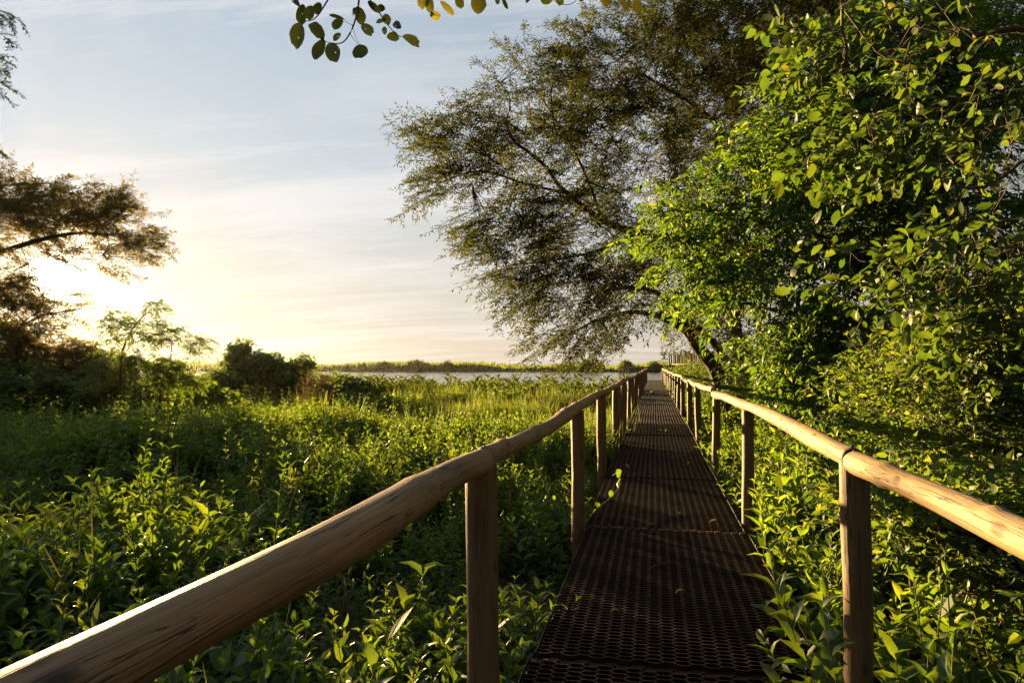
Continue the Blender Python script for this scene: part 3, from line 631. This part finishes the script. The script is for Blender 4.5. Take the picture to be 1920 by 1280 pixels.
near_tree = tree('broad_leaf_tree', 'near tree with larger rounded leaves filling the upper right corner', nb*[1, 1, 0] + [0, 0, -.5], limbs, lobes, 70, 330, .30, P(1950, 300, 5.6),
     dict(droop=.18, m=7, q=1, lL=.085, lW=.048, tmpl=T_OVAL, ang=.9, plane=1.1, rl=-.03, r0=.004, leafdroop=.25, twiglets=False), M['broad'], M['twig'], bias=(-.4, -.1, -.1), link=.009)
Bp = root_tips[near_tree.name]; Bp = Bp[np.argsort(Bp[:, 1])][:270]; nB = len(Bp)
leaf_children(near_tree, Bp, rng.normal(0, .5, (nB, 3)) + [-.4, 0, -.5], rng.normal(0, .6, (nB, 3)) + [-.4, -.7, .5], rng.uniform(.05, .12, nB), rng.uniform(.03, .07, nB), M['broad_one'])

# ------------------------------------------------------------------ left middle distance: mound, saplings, bushes
KW_V = dict(droop=.1, m=8, q=4, lL=.12, lW=.085, tmpl=T_MID, ang=1.0, plane=1.2, rl=-.14, r0=.006, leafdroop=.25)
bush('vine_mound', 'rounded mound of dark vines with a narrow top at the water side', [lobe(480, 735, 26, 95, 55, 1.8), lobe(465, 695, 26, 55, 36, 1.1), lobe(452, 668, 26, 17, 22, .4, .35), lobe(540, 740, 26, 60, 45, 1.4), lobe(405, 745, 26, 50, 42, 1.2), lobe(505, 690, 26, 30, 22, .7, .5), lobe(560, 694, 26, 20, 16, .5, .3), lobe(425, 712, 26, 26, 18, .6, .4)],
     1300, .45, KW_V, M['vine'], 'bush', 40)
bush('leafy_bush', 'sunlit yellow green bush left of the vine mound', [lobe(385, 765, 19, 55, 36, 1.0), lobe(340, 790, 18, 55, 30, 1.0)], 330, .4, KW_V, M['shrub'])
bush('leafy_bush', 'shaded bush below the acacia at the left edge', [lobe(60, 745, 15, 130, 55, 1.2), lobe(210, 750, 15.5, 90, 48, 1.1), lobe(-80, 740, 15, 120, 60, 1.2)], 620, .45, KW_V, M['vine'])
bush('leafy_bush', 'low green bush between the vine mound and the reeds', [lobe(650, 735, 27, 50, 26, 1.2), lobe(600, 725, 30, 40, 18, 1.2)], 300, .45, KW_V, M['vine'])
bush('leafy_bush', 'dark bush in the hollow beyond the sunlit weeds', [lobe(720, 775, 21, 60, 22, 1.0), lobe(640, 770, 22, 40, 24, 1.0)], 300, .4, KW_V, M['vine'])
bush('leafy_bush', 'dark bush in front of the reeds near the left railing', [lobe(930, 765, 24, 60, 20, 1.2), lobe(1010, 755, 26, 60, 22, 1.2)], 320, .4, KW_V, M['vine'])
KW_D = dict(droop=.15, m=8, q=9, lL=.030, lW=.014, tmpl=T_DIA, ang=.7, plane=1.0, rl=-.22, r0=.004, leafdroop=.05)
bush('dry_weed', 'tall brown seeding weed in front of the vine mound', [lobe(600, 745, 17, 36, 40, .5), lobe(630, 770, 17, 34, 26, .5)], 130, .4, KW_D, M['dry'], 'weed', 14, .006)
bush('dry_weed', 'straw coloured weed patch in the shaded hollow', [lobe(830, 785, 19, 50, 16, .6), lobe(760, 790, 19, 30, 12, .5)], 110, .35, KW_D, M['dry'], 'weed', 14, .006)
KW_S = dict(droop=.35, m=6, q=13, lL=.085, lW=.022, tmpl=T_LEAF, ang=.8, plane=.8, rl=-.30, r0=.006, leafdroop=.55)
def sapling(label, stem, lobes, n):
    tree('sapling', label, stem[0], [(stem, .035, .010)], lobes, 14, n, .5, stem[0] + [0, 0, .5], KW_S, M['vine'], M['twig'], 'sapling', (0, 0, .1), .012)
s0 = P(235, 770, 14); sapling('young feathery sapling just right of the acacia, bent to the right', [s0*[1, 1, 0] + [0, 0, -.5], P(225, 700, 14), P(240, 630, 14), P(275, 585, 14)],
        [lobe(235, 625, 14, 42, 36, .4), lobe(270, 590, 14, 25, 20, .3), lobe(220, 690, 14, 50, 34, .4)], 75)
s0 = P(305, 780, 14.5); sapling('slim forked sapling standing against the bright water', [s0*[1, 1, 0] + [0, 0, -.5], P(300, 730, 14.5), P(318, 690, 14.5), P(322, 640, 14.5)],
        [lobe(322, 640, 14.5, 14, 22, .25), lobe(360, 650, 14.5, 16, 18, .25), lobe(310, 710, 14.5, 50, 30, .4)], 80)

# ------------------------------------------------------------------ feathery twig at the left edge, leafy branch overhead
tw = empty('feathery_branch', tuple(P(-60, 110, 4)), 'feathery green branch tips reaching in at the upper left edge', 'branch')
gw = Geo(); gl = Geo()
tubes(gw, np.array([smooth_line(A_((-160, 60, 4), (-80, 40, 4), (0, 20, 4)), 8), smooth_line(A_((-160, 140, 4), (-80, 110, 4), (-8, 100, 4)), 8), smooth_line(A_((-160, 190, 4), (-80, 165, 4), (-8, 150, 4)), 8)]), np.full((3, 8), .006), 5)
Bq = np.array(A_((-20, 22, 4), (0, 20, 4), (-40, 30, 4), (-10, 60, 4), (-12, 100, 4), (-28, 110, 4), (-16, 150, 4), (-30, 160, 4), (-30, 270, 4.4), (-40, 290, 4.4)))
sprays(gw, gl, Bq, np.tile([.8, .1, -.15], (len(Bq), 1)), .17, .35, 6, 22, .030, .008, T_DIA, .7, .5, -.085, .003, 0, 0, .3, 1, True)
child(gw.obj('twig', M['twig'], None, True), tw).parent = tw; c = child(gl.obj('leaflets', M['shrub']), tw); c.parent = tw; c['kind'] = 'stuff'

br = empty('overhanging_branch', tuple(P(620, -60, 3.0)), 'dark leafy branch hanging into the sky at the top', 'branch')
br2 = empty('overhanging_branch', tuple(P(920, -60, 3.0)), 'row of backlit yellow green leaves along the top edge of the sky', 'branch')
gw = Geo()
Yb = 3.0
def twig(pl, r0, r1): tube(gw, smooth_line(A_(*[(a, b, Yb+(c if c else 0)) for a, b, c in pl]), 4*len(pl)), np.linspace(r0, r1, 4*len(pl)), 6, True)
twig([(760, -120, .1), (640, -40, 0), (612, 5, 0), (590, 35, 0), (560, 42, 0)], .006, .0016)
twig([(720, -120, .1), (680, -50, 0), (672, 10, 0), (662, 50, 0), (645, 78, 0), (625, 82, 0), (605, 76, 0)], .006, .0014)
twig([(662, 48, 0), (650, 42, 0), (644, 35, .02)], .0014, .001); twig([(655, 62, 0), (664, 75, 0), (672, 84, .02)], .0016, .001); twig([(660, 48, 0), (668, 72, 0), (674, 84, .02)], .0012, .001)
twig([(720, -120, .1), (690, -20, .1), (712, 25, .1), (728, 48, .1), (745, 66, .1), (765, 72, .1)], .005, .0014)
child(gw.obj('twig', M['bark'], None, True), br).parent = br
LV = [(568, 8, 565, 46, 24), (583, 10, 580, 36, 22), (600, 5, 592, 26, 18), (560, 42, 556, 88, 30), (582, 42, 604, 72, 24), (607, 74, 590, 110, 30), (618, 80, 630, 114, 30), (672, 84, 678, 108, 32),
      (670, 12, 678, 44, 22), (680, 44, 696, 66, 22), (642, 36, 626, 54, 22), (645, 36, 618, 28, 8), (638, 62, 626, 76, 14), (722, 26, 728, 46, 16), (722, 38, 706, 42, 11), (738, 42, 750, 52, 15), (725, 68, 748, 72, 24),
      (756, 66, 786, 86, 24), (720, 50, 722, 64, 10), (668, 18, 660, 26, 14), (548, 0, 560, 10, 12), (690, 2, 712, 24, 14), (712, 8, 716, 22, 16)]
LV2 = [(790, -10, 792, 16, 18), (804, -8, 808, 24, 18), (826, 2, 850, 28, 14), (814, 20, 818, 38, 20), (858, -12, 864, 16, 18), (897, -14, 897, 25, 30), (930, -8, 934, 8, 10), (942, -4, 951, 16, 8), (1022, -10, 1026, 8, 24), (1046, -8, 1050, 10, 18),
       (1090, -8, 1090, 4, 10), (1130, -6, 1140, 10, 16), (1172, -8, 1174, 16, 20), (1192, -4, 1196, 25, 18), (1000, -8, 985, 4, 12)]
M['over'] = leaf_mat('overhead_leaf', [(0, (.016, .034, .008)), (1, (.030, .046, .010))], [(0, (.025, .042, .004)), (1, (.055, .068, .006))], .32, .5, .3, inst=True)
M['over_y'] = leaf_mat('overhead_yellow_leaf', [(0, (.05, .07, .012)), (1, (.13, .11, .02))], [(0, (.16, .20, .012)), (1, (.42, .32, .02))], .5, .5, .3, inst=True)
def leaf_blade(seed):
    """a rounded leaf with a wavy rim and two insect holes"""
    q = np.random.default_rng(seed); n = 18; a = np.linspace(0, 2*np.pi, n, endpoint=False)
    rim = np.stack([.5 - .5*np.cos(a), .5*np.sin(a)*(1 - .18*np.cos(a))*1.0], -1)*(1 + q.normal(0, .03, (n, 1)))
    rim[n//2] = [1.05, 0]
    hs = [(q.uniform(.35, .75), q.uniform(-.2, .2), q.uniform(.03, .065) if seed % 3 == 0 else .002)]
    inner = np.stack([hs[0][0] + hs[0][2]*-np.cos(a), hs[0][1] + hs[0][2]*np.sin(a)], -1)
    mid = rim*.55 + inner*.45
    def lift(p): return np.column_stack([p, .16*np.abs(p[:, 1])**1.3 - .13*(p[:, 0]-.4)**2 + q.normal(0, .006, len(p))])
    V = np.vstack([lift(rim), lift(mid), lift(inner)]); j = np.arange(n); j2 = (j+1) % n
    return V, [np.vstack([np.stack([j, j2, n+j2, n+j], -1), np.stack([n+j, n+j2, 2*n+j2, 2*n+j], -1)])]
for root, lst, mm_ in ((br, LV, M['over']), (br2, LV2, M['over_y'])):
    for i, (x0, y0, x1, y1, wd) in enumerate(lst):
        a = P(x0, y0, Yb + rng.normal(0, .05)); b = P(x1, y1, a[1] + rng.normal(0, .02)); d = b-a; ln = np.linalg.norm(d)
        nrm = np.array([.2, -1, .25]) + rng.normal(0, .25, 3)
        leaf_children(root, a[None], d[None], nrm[None], [ln], [wd/PXF*Yb*1.02], mm_, leaf_blade(i))
gw = Geo(); tube(gw, smooth_line(A_((760, -90, 3), (900, -40, 3), (1050, -30, 3), (1230, -20, 3.1)), 16), np.linspace(.006, .002, 16), 6)
tube(gw, smooth_line(A_((1010, -20, 3), (1050, 8, 3), (1075, 6, 3), (1085, -8, 3)), 9), np.full(9, .0015), 5)
child(gw.obj('twig', M['twig'], None, True), br2).parent = br2

# ------------------------------------------------------------------ weeds, grass and reeds
def weed_geo(seed, h, pairs, lL, lW, stems=1, tmpl=T_LEAF, lean=.12):
    q = np.random.default_rng(seed); gs = Geo()
    for s in range(stems):
        d = unit(np.array([q.normal(0, lean), q.normal(0, lean), 1])); hh = h*q.uniform(.75, 1.1); b = np.append(q.normal(0, .03, 2)*(stems > 1), 0)
        c = q.normal(0, .10, 2)
        def pos(t): return b + d*hh*t + np.append(c*t*t*hh, 0)
        tt = np.linspace(0, 1, 6); tube(gs, np.array([pos(t) for t in tt]), .0045*(1.15-tt*.8), 4, False, 1)
        az = q.uniform(0, 6.28); Pn = []; D = []; Ls = []; Nn = []
        for k in range(pairs):
            t = .22 + .78*k/(pairs-1); az += 1.57 + q.normal(0, .25); up = .30 + .95*t**2 + q.normal(0, .35)
            for sgn in (0, math.pi):
                if q.random() < .08: continue
                hd = np.array([math.cos(az+sgn), math.sin(az+sgn), 0]); dd = unit(hd + UP*up)
                Pn.append(pos(t)); D.append(dd); Nn.append(UP - hd*up*.8 + q.normal(0, .25, 3)); Ls.append(lL*(.55 + .8*math.sin(math.pi*min(1, .18+.75*t)))*q.uniform(.75, 1.2))
        Ls = np.array(Ls)
        leaves(gs, Pn, D, Nn, Ls, Ls*lW/lL*q.uniform(.85, 1.15, len(Ls)), tmpl, 0, q.normal(1.6, .7, len(Ls)))
    return gs
def hidden(name, me):
    return bpy.data.objects.new(name, me)      # template geometry, never linked to the scene
weeds = [weed_geo(100+i, h, p, l, w_, s, tm).mesh('weed', [M['weed'], M['stem']], True) for i, (h, p, l, w_, s, tm) in enumerate([
    (.52, 7, .105, .036, 2, T_LEAF), (.46, 6, .120, .046, 2, T_LEAF), (.60, 8, .095, .030, 2, T_LEAF), (.40, 6, .10, .05, 3, T_OVAL), (.66, 9, .085, .026, 2, T_LEAF), (.50, 7, .11, .040, 3, T_LEAF), (.92, 13, .060, .018, 3, T_LEAF), (.78, 11, .075, .024, 2, T_LEAF)])]
def grass_mesh(seed, h, nb_, wd, m, bend=.35, sp=.06):
    q = np.random.default_rng(seed); gs = Geo(); n = nb_
    b = np.column_stack([q.normal(0, sp, (n, 2)), np.zeros(n)]); az = q.uniform(0, 6.28, n); hd = np.stack([np.cos(az), np.sin(az), 0*az], -1)
    hh = h*q.uniform(.55, 1.15, n); t = np.array([0, .35, .7, 1.0]); ww = np.array([.7, 1, .7, .04])*wd
    bd = q.uniform(.3, 1.3, n)*bend; side = np.stack([-np.sin(az), np.cos(az), 0*az], -1)
    c = b[:, None] + hh[:, None, None]*(t[:, None]*UP + (bd[:, None]*t**2.2)[..., None]*hd[:, None] - (bd[:, None]**2*.5*t**3)[..., None]*UP)
    V = np.stack([c - side[:, None]*ww[:, None]/2, c + side[:, None]*ww[:, None]/2], 2).reshape(n*8, 3)
    o = (np.arange(n)*8)[:, None]
    gs.add(V, np.concatenate([o+np.array([k*2, k*2+1, k*2+3, k*2+2]) for k in range(3)])); return gs.mesh('grass', [m])
grasses = [grass_mesh(300+i, h, n, wd, M['grass'], b, s) for i, (h, n, wd, b, s) in enumerate([(.45, 40, .008, .5, .10), (.35, 46, .007, .7, .12), (.6, 34, .010, .45, .10)])]
M['dry_stalk'] = leaf_mat('dry_stalk', [(0, (.10, .085, .035)), (1, (.20, .16, .07))], [(0, (.16, .13, .04)), (1, (.28, .22, .08))], .3, .6, .2, inst=True)
weeds.append(grass_mesh(330, .8, 7, .007, M['dry_stalk'], .55, .05))
weeds.append(weed_geo(120, .42, 5, .13, .10, 3, T_OVAL).mesh('weed', [M['weed'], M['stem']], True))
weeds.append(grass_mesh(331, .62, 26, .009, M['grass'], .5, .07))
def reed_mesh(seed, h, n):
    q = np.random.default_rng(seed); gs = Geo()
    for k in range(n):
        b = np.append(q.normal(0, .16, 2), 0); d = np.append(q.normal(0, .06, 2), 1); hh = h*q.uniform(.7, 1.15)
        tube(gs, [b, b+d*hh*.5, b+d*hh], [.007, .006, .002], 3, False, 0)
        m_ = 7; t = q.uniform(.25, .95, m_); az = q.uniform(0, 6.28, m_)
        D = np.stack([np.cos(az)*.6, np.sin(az)*.6, np.full(m_, .75)], -1)
        leaves(gs, b + d*hh*t[:, None], D, UP + D*[-1, -1, 0], q.uniform(.25, .45, m_), .028, T_LEAF, 0, q.normal(2.2, .8, m_))
    return gs.mesh('reed', [M['grass']])
reeds = [reed_mesh(400+i, h, n) for i, (h, n) in enumerate([(.80, 9), (1.10, 2), (.65, 10)])]

def scatter(name, pts, idx, rotz, tilt, scale, protos, label, cat):
    """one ground-cover object: geometry nodes place the template plants on its points"""
    me = bpy.data.meshes.new(name); n = len(pts)
    me.vertices.add(n); me.vertices.foreach_set('co', np.asarray(pts, np.float32).ravel())
    def at(nm, ty, key, val):
        a = me.attributes.new(nm, ty, 'POINT'); a.data.foreach_set(key, val)
    at('variant', 'INT', 'value', np.asarray(idx, np.int32)); at('size', 'FLOAT', 'value', np.asarray(scale, np.float32))
    at('turn', 'FLOAT_VECTOR', 'vector', np.column_stack([tilt, rotz]).astype(np.float32).ravel())
    o = bpy.data.objects.new(name, me); COL.objects.link(o); tag(o, label, cat, None, 'stuff')
    ng = bpy.data.node_groups.new(name, 'GeometryNodeTree')
    ng.interface.new_socket('Geometry', in_out='INPUT', socket_type='NodeSocketGeometry'); ng.interface.new_socket('Geometry', in_out='OUTPUT', socket_type='NodeSocketGeometry')
    gi = ng.nodes.new('NodeGroupInput'); go = ng.nodes.new('NodeGroupOutput'); jn = ng.nodes.new('GeometryNodeJoinGeometry'); k = ng.links.new
    def na(nm, ty): a = ng.nodes.new('GeometryNodeInputNamedAttribute'); a.data_type = ty; a.inputs['Name'].default_value = nm; return a.outputs['Attribute']
    v = na('variant', 'INT'); sz = na('size', 'FLOAT'); tu = na('turn', 'FLOAT_VECTOR')
    er = ng.nodes.new('FunctionNodeEulerToRotation'); k(tu, er.inputs[0])
    for i, pm in enumerate(protos):
        oi = ng.nodes.new('GeometryNodeObjectInfo'); oi.inputs['Object'].default_value = hidden(pm.name, pm); oi.inputs['As Instance'].default_value = False
        cmp_ = ng.nodes.new('FunctionNodeCompare'); cmp_.data_type = 'INT'; cmp_.operation = 'EQUAL'; k(v, cmp_.inputs[2]); cmp_.inputs[3].default_value = i
        ip = ng.nodes.new('GeometryNodeInstanceOnPoints'); k(gi.outputs[0], ip.inputs['Points']); k(cmp_.outputs[0], ip.inputs['Selection'])
        k(oi.outputs['Geometry'], ip.inputs['Instance']); k(er.outputs[0], ip.inputs['Rotation']); k(sz, ip.inputs['Scale']); k(ip.outputs[0], jn.inputs[0])
    k(jn.outputs[0], go.inputs[0])
    md = o.modifiers.new('plants', 'NODES'); md.node_group = ng
    return o
def zone(x0, x1, y0, y1, dens, smin, smax, nv, keep=None, lift=0.0, tilt=.12, top=None):
    n = int((x1-x0)*(y1-y0)*dens); x = rng.uniform(x0, x1, n); yv = rng.uniform(y0, y1, n)
    m = ~((x > -.66) & (x < .78))
    # only what the picture could see, with room to spare
    m &= (np.abs(np.arctan2(x, yv + .6) + .205) < math.radians(46))
    if keep is not None: m &= keep(x, yv)
    x, yv = x[m], yv[m]; n = len(x)
    size = rng.uniform(smin, smax, n)*(1 + .48*np.sin(x*.9+yv*.6)*np.sin(yv*.95-x*.45) + .24*np.sin(x*3.1+1)*np.cos(yv*2.7))
    if top is not None: size = np.minimum(size, top*rng.uniform(.85, 1.1, n))
    return dict(p=np.column_stack([x, yv, ground_z(x, yv) - .02 + lift]), i=(np.floor(3.2 + 2.4*np.sin(x*.9+yv*.35) + 2.2*np.cos(yv*.8-x*.5) + rng.normal(0, 1.3, n)).astype(int) % nv) if not isinstance(nv, tuple) else rng.integers(nv[0], nv[1], n), r=rng.uniform(0, 6.28, n), t=rng.normal(0, tilt, (n, 2)), s=size)
def emit(name, zs, protos, label, cat):
    c = lambda k: np.concatenate([z[k] for z in zs])
    return scatter(name, c('p'), c('i'), c('r'), c('t'), c('s'), protos, label, cat)
hollow = lambda x, y: ((x+2.5)/3.6)**2 + ((y-17.5)/4.6)**2 > 1
emit('weed_cover', [zone(-10, -.8, 1.5, 14, 2.6, .8, 1.2, (8, 11)), zone(-9, -.9, 2.4, 8, 3.0, .75, 1.1, (6, 8)), zone(-14, -1.6, 7.5, 13, 11, .75, 1.15, (6, 8), top=1.25), zone(-22, -4, 12, 20, 2, .6, .9, (6, 8), hollow), zone(-5, -.66, .3, 5, 46, .75, 1.15, 6), zone(-13, -.66, 5, 8, 36, .7, 1.05, 6), zone(-12, -2.2, 7.5, 12.5, 34, .9, 1.25, 6, top=1.45), zone(-2.2, -.66, 7.5, 13, 36, .8, 1.1, 6),
                    zone(-24, -4, 11.5, 24, 15, .65, 1.0, 6, hollow), zone(-12, -.7, 12, 30, 5, .6, .95, 6, hollow)], weeds, 'thick cover of leafy green weeds left of the boardwalk', 'weeds')
emit('weed_cover', [zone(.8, 4, 1.5, 12, 2.4, .7, 1.05, (8, 11), lambda x, y: y > 2.1), zone(.78, 4, 2.0, 12, 4, .7, 1.0, (6, 8)), zone(.78, 3.6, .8, 7, 46, .8, 1.25, 6, lambda x, y: y > 1.9), zone(.78, 4.5, 7, 16, 26, .8, 1.3, 6), zone(.78, 6, 16, 40, 8, .8, 1.4, 6)], weeds, 'sunlit cover of leafy green weeds right of the boardwalk', 'weeds')
emit('grass_cover', [zone(-9, -.7, 11, 26, 26, .7, 1.3, 3), zone(-30, -4, 20, 34, 8, .8, 1.4, 3, top=1.3), zone(-2.4, -.7, 9, 16, 26, .6, 1.0, 3)], grasses, 'grass in the hollow between the weeds and the reeds', 'grass')
emit('reed_bed', [zone(-45, -1.2, 25, 38, 6.0, .6, 1.05, 3, top=.97), zone(-60, -1.2, 38, 56, 2.6, .4, .7, 3, top=.55), zone(1.6, 12, 30, 58, 3.0, .6, .9, 3, top=.9)], reeds, 'sunlit reeds along the near bank of the water', 'reeds')

# ------------------------------------------------------------------ far bank
n = 15000
yv = 242 + rng.uniform(0, 1, n)**1.6*60; x = rng.uniform(-1.25, .75, n)*yv
hgt = (2.6 + .7*np.sin(x*.05) + .5*np.sin(x*.17+1))*rng.uniform(.6, 1.15, n) + (yv-242)*.012
ga = Geo(); d = np.column_stack([rng.normal(0, .12, (n, 2)), np.ones(n)])
leaves(ga, np.column_stack([x, yv, np.full(n, -1.05)]), d, np.column_stack([rng.normal(0, .5, n), -np.ones(n), np.zeros(n)]), hgt, rng.uniform(.7, 1.7, n), T_DIA, 0, rng.normal(0, 1, n)*.4)
tag(ga.obj('far_reed_bed', M['far']), 'pale green reed belt on the far bank under the horizon', 'reeds', kind='stuff')
KW_F = dict(droop=.1, m=7, q=5, lL=.42, lW=.24, tmpl=T_DIA, ang=.9, plane=1.2, rl=-.7, r0=.02, leafdroop=.1)
for px, hw, hp, lab in ((782, 20, 11, 'dark round bush on the far bank straight above the reeds'), (836, 12, 8, 'small dark bush right of the round one on the far bank'), (1104, 17, 12, 'dark bush on the far bank under the acacia branches'), (1173, 9, 8, 'little far bush left of the boardwalk end'),
                    (1226, 7, 7, 'far bush straight beyond the end of the boardwalk'), (720, 14, 7, 'faint low bush left of the round bush on the far bank')):
    c = P(px, 690, 241)
    bush('far_bush', lab, [(np.array([c[0], 241, .25]), np.array([hw*.2, 2.2, hp*.2]), 1.0), (np.array([c[0]+hw*.1, 241, 0]), np.array([hw*.16, 2, hp*.15]), .6)], 260, 1.2, KW_F, M['vine'], 'bush', 10, .05)

# ------------------------------------------------------------------ plants one can pick out
def plant(label, loc, rot, scale, seed, h, pairs, lL, lW, tilt=(0, 0), tm=T_LEAF):
    q = np.random.default_rng(seed); root = empty('leafy_weed', loc, label, 'weed'); root.rotation_euler = (tilt[0], tilt[1], rot); root.scale = (scale,)*3
    g_ = weed_geo(seed, h, pairs, lL, lW, 1, tm, .05)
    gs = Geo(); gs.f = [(f, 0) for f, mi in g_.f if mi == 1]; gs.v = g_.v; gs.n = g_.n; gs.lc = g_.lc
    V = np.concatenate(g_.v); nst = len(g_.v[0])
    gs.v = [V[:nst]]; gs.lc = [np.zeros((nst, 3), np.float32)]
    gs.obj('stem', M['stem'], root, True)
    nt_ = len(tm[0]); LVs = V[nst:].reshape(-1, nt_, 3)
    for lv in LVs:
        gq = Geo(); gq.add(lv, [f.copy() for f in tm[1]]); gq.obj('leaf', M['weed'], root, True)
plant('tall sprig leaning over the right edge of the grating', (.70, 3.40, -.50), 0, 1.0, 901, 1.02, 10, .135, .045, (.04, -.24))
plant('leafy weed at the foot of the near right post, deck side', (.70, 2.95, -.48), 0, 1.0, 902, .84, 9, .125, .046, (-.05, -.20))
plant('lower weed spreading over the bottom right of the grating', (.70, 2.50, -.48), 0, 1.0, 903, .74, 8, .13, .048, (.06, -.34))
plant('weed with pale leaves pressed against the deck side of the near right post', (.69, 2.66, -.48), 0, 1.0, 908, .80, 9, .12, .045, (0, -.10))
plant('small bushy weed below the tall sprig at the grating edge', (.70, 3.15, -.48), 0, 1.0, 909, .70, 8, .12, .046, (.1, -.34))
plant('weed at the lower right corner in front of the right post', (.70, 2.30, -.45), 0, 1.0, 910, .66, 8, .14, .05, (.1, -.12), T_OVAL)
plant('broad leaved weed just right of the near right post', (.90, 2.55, -.48), 2.9, .9, 904, .62, 8, .12, .045, (.04, .06), T_OVAL)
plant('weed between the grating and the near left post with pale top leaves', (-.47, 2.95, -.50), .9, 1.0, 905, .58, 8, .12, .040, (0, .03))
plant('bright weed sprig behind the near left post', (-.74, 3.0, -.45), .2, 1.0, 906, .80, 8, .11, .034, (0, -.04))
plant('yellow green sprig just above the left handrail pole', (-1.05, 2.0, -.45), 1.1, 1.0, 907, 1.12, 9, .12, .045, (0, .05))

# bits lying on the grating
def flat_leaf(label, loc, ln, wd, rot, m, curl=2.0, name='fallen_leaf'):
    gq = Geo(); a = math.radians(rot); d = np.array([[math.cos(a), math.sin(a), .05]])
    leaves(gq, [[0, 0, 0]], d, [[.2, .3, 1]], [ln], [wd], T_OVAL, 0, np.array([curl])); o = gq.obj(name, m, None, True); o.location = loc
    return tag(o, label, 'leaf')
flat_leaf('upright yellow green leaf lying mid deck', (.12, 13.1, .015), .16, .11, 60, M['over_y'], 5)
flat_leaf('curled dry leaf right of the grating sheet joint', (.42, 5.62, .014), .07, .04, 20, M['dry'], 4)
flat_leaf('small pale leaf on the grating before the far panels', (.02, 19.5, .014), .14, .10, 120, M['dry'], 2)
flat_leaf('pale leaf on the left of the far deck', (-.25, 31.0, .02), .3, .2, 10, M['over_y'], 2)
flat_leaf('pale leaf in the middle of the far deck', (.15, 32.5, .02), .28, .2, 70, M['dry'], 2)
gq = Geo(); tube(gq, smooth_line([[-.02, 4.35, .006], [.03, 4.40, .012], [.09, 4.43, .006]], 6), .004, 4); tag(gq.obj('twig', M['dry'], None, True), 'short pale twig lying on the near grating sheet', 'twig')
vn = empty('vine_shoot', (-.50, 5.5, 0), 'yellow green vine shoot creeping onto the left of the grating', 'vine')
gq = Geo(); vp = smooth_line([[-.62, 5.35, -.15], [-.50, 5.6, .04], [-.40, 6.1, .07], [-.33, 6.6, .10], [-.36, 7.0, .16], [-.42, 7.1, .12]], 22); tube(gq, vp, np.linspace(.007, .003, 22), 5)
child(gq.obj('stem', M['shrub'], None, True), vn).parent = vn
leaf_children(vn, vp[[2, 4, 6, 9, 12, 15, 19]], rng.normal(0, .5, (7, 3)) + [0, .3, .5], rng.normal(0, .4, (7, 3)) + [0, -.7, .5], rng.uniform(.05, .11, 7), rng.uniform(.035, .075, 7), M['shrub'])

# ------------------------------------------------------------------ haze added for a golden glow towards the sun
g = Geo(); box(g, -620, 620, -80, 520, -3.2, 19.0)
m, t, o_ = mat('haze')
pv = N(t, 'ShaderNodeVolumePrincipled', inp={'Color': (1, .96, .90, 1), 'Density': .00004, 'Anisotropy': .8}); t.links.new(pv.outputs[0], o_.inputs['Volume'])
hz = tag(g.obj('haze', m), 'thin haze added over the river bank for a golden glow near the sun', 'haze', kind='stuff')

for lab, loc, ln, wd, rot, m_ in (('brown leaf near the left edge of the closest grating sheet', (-.22, 3.5, .012), .05, .03, 40, M['dry']), ('curled brown leaf in the middle of the closest grating sheet', (.16, 3.9, .012), .06, .035, 200, M['dry']),
                                 ('tiny leaf just past the first grating joint', (.20, 5.9, .012), .045, .025, 100, M['dry']), ('yellowish leaf fallen beside the left posts farther along the deck', (-.35, 8.6, .012), .07, .04, 300, M['over_y']), ('dry leaf by the right edge of the third grating sheet', (.45, 8.9, .012), .06, .03, 160, M['dry'])):
    flat_leaf(lab, loc, ln, wd, rot, m_, 3)
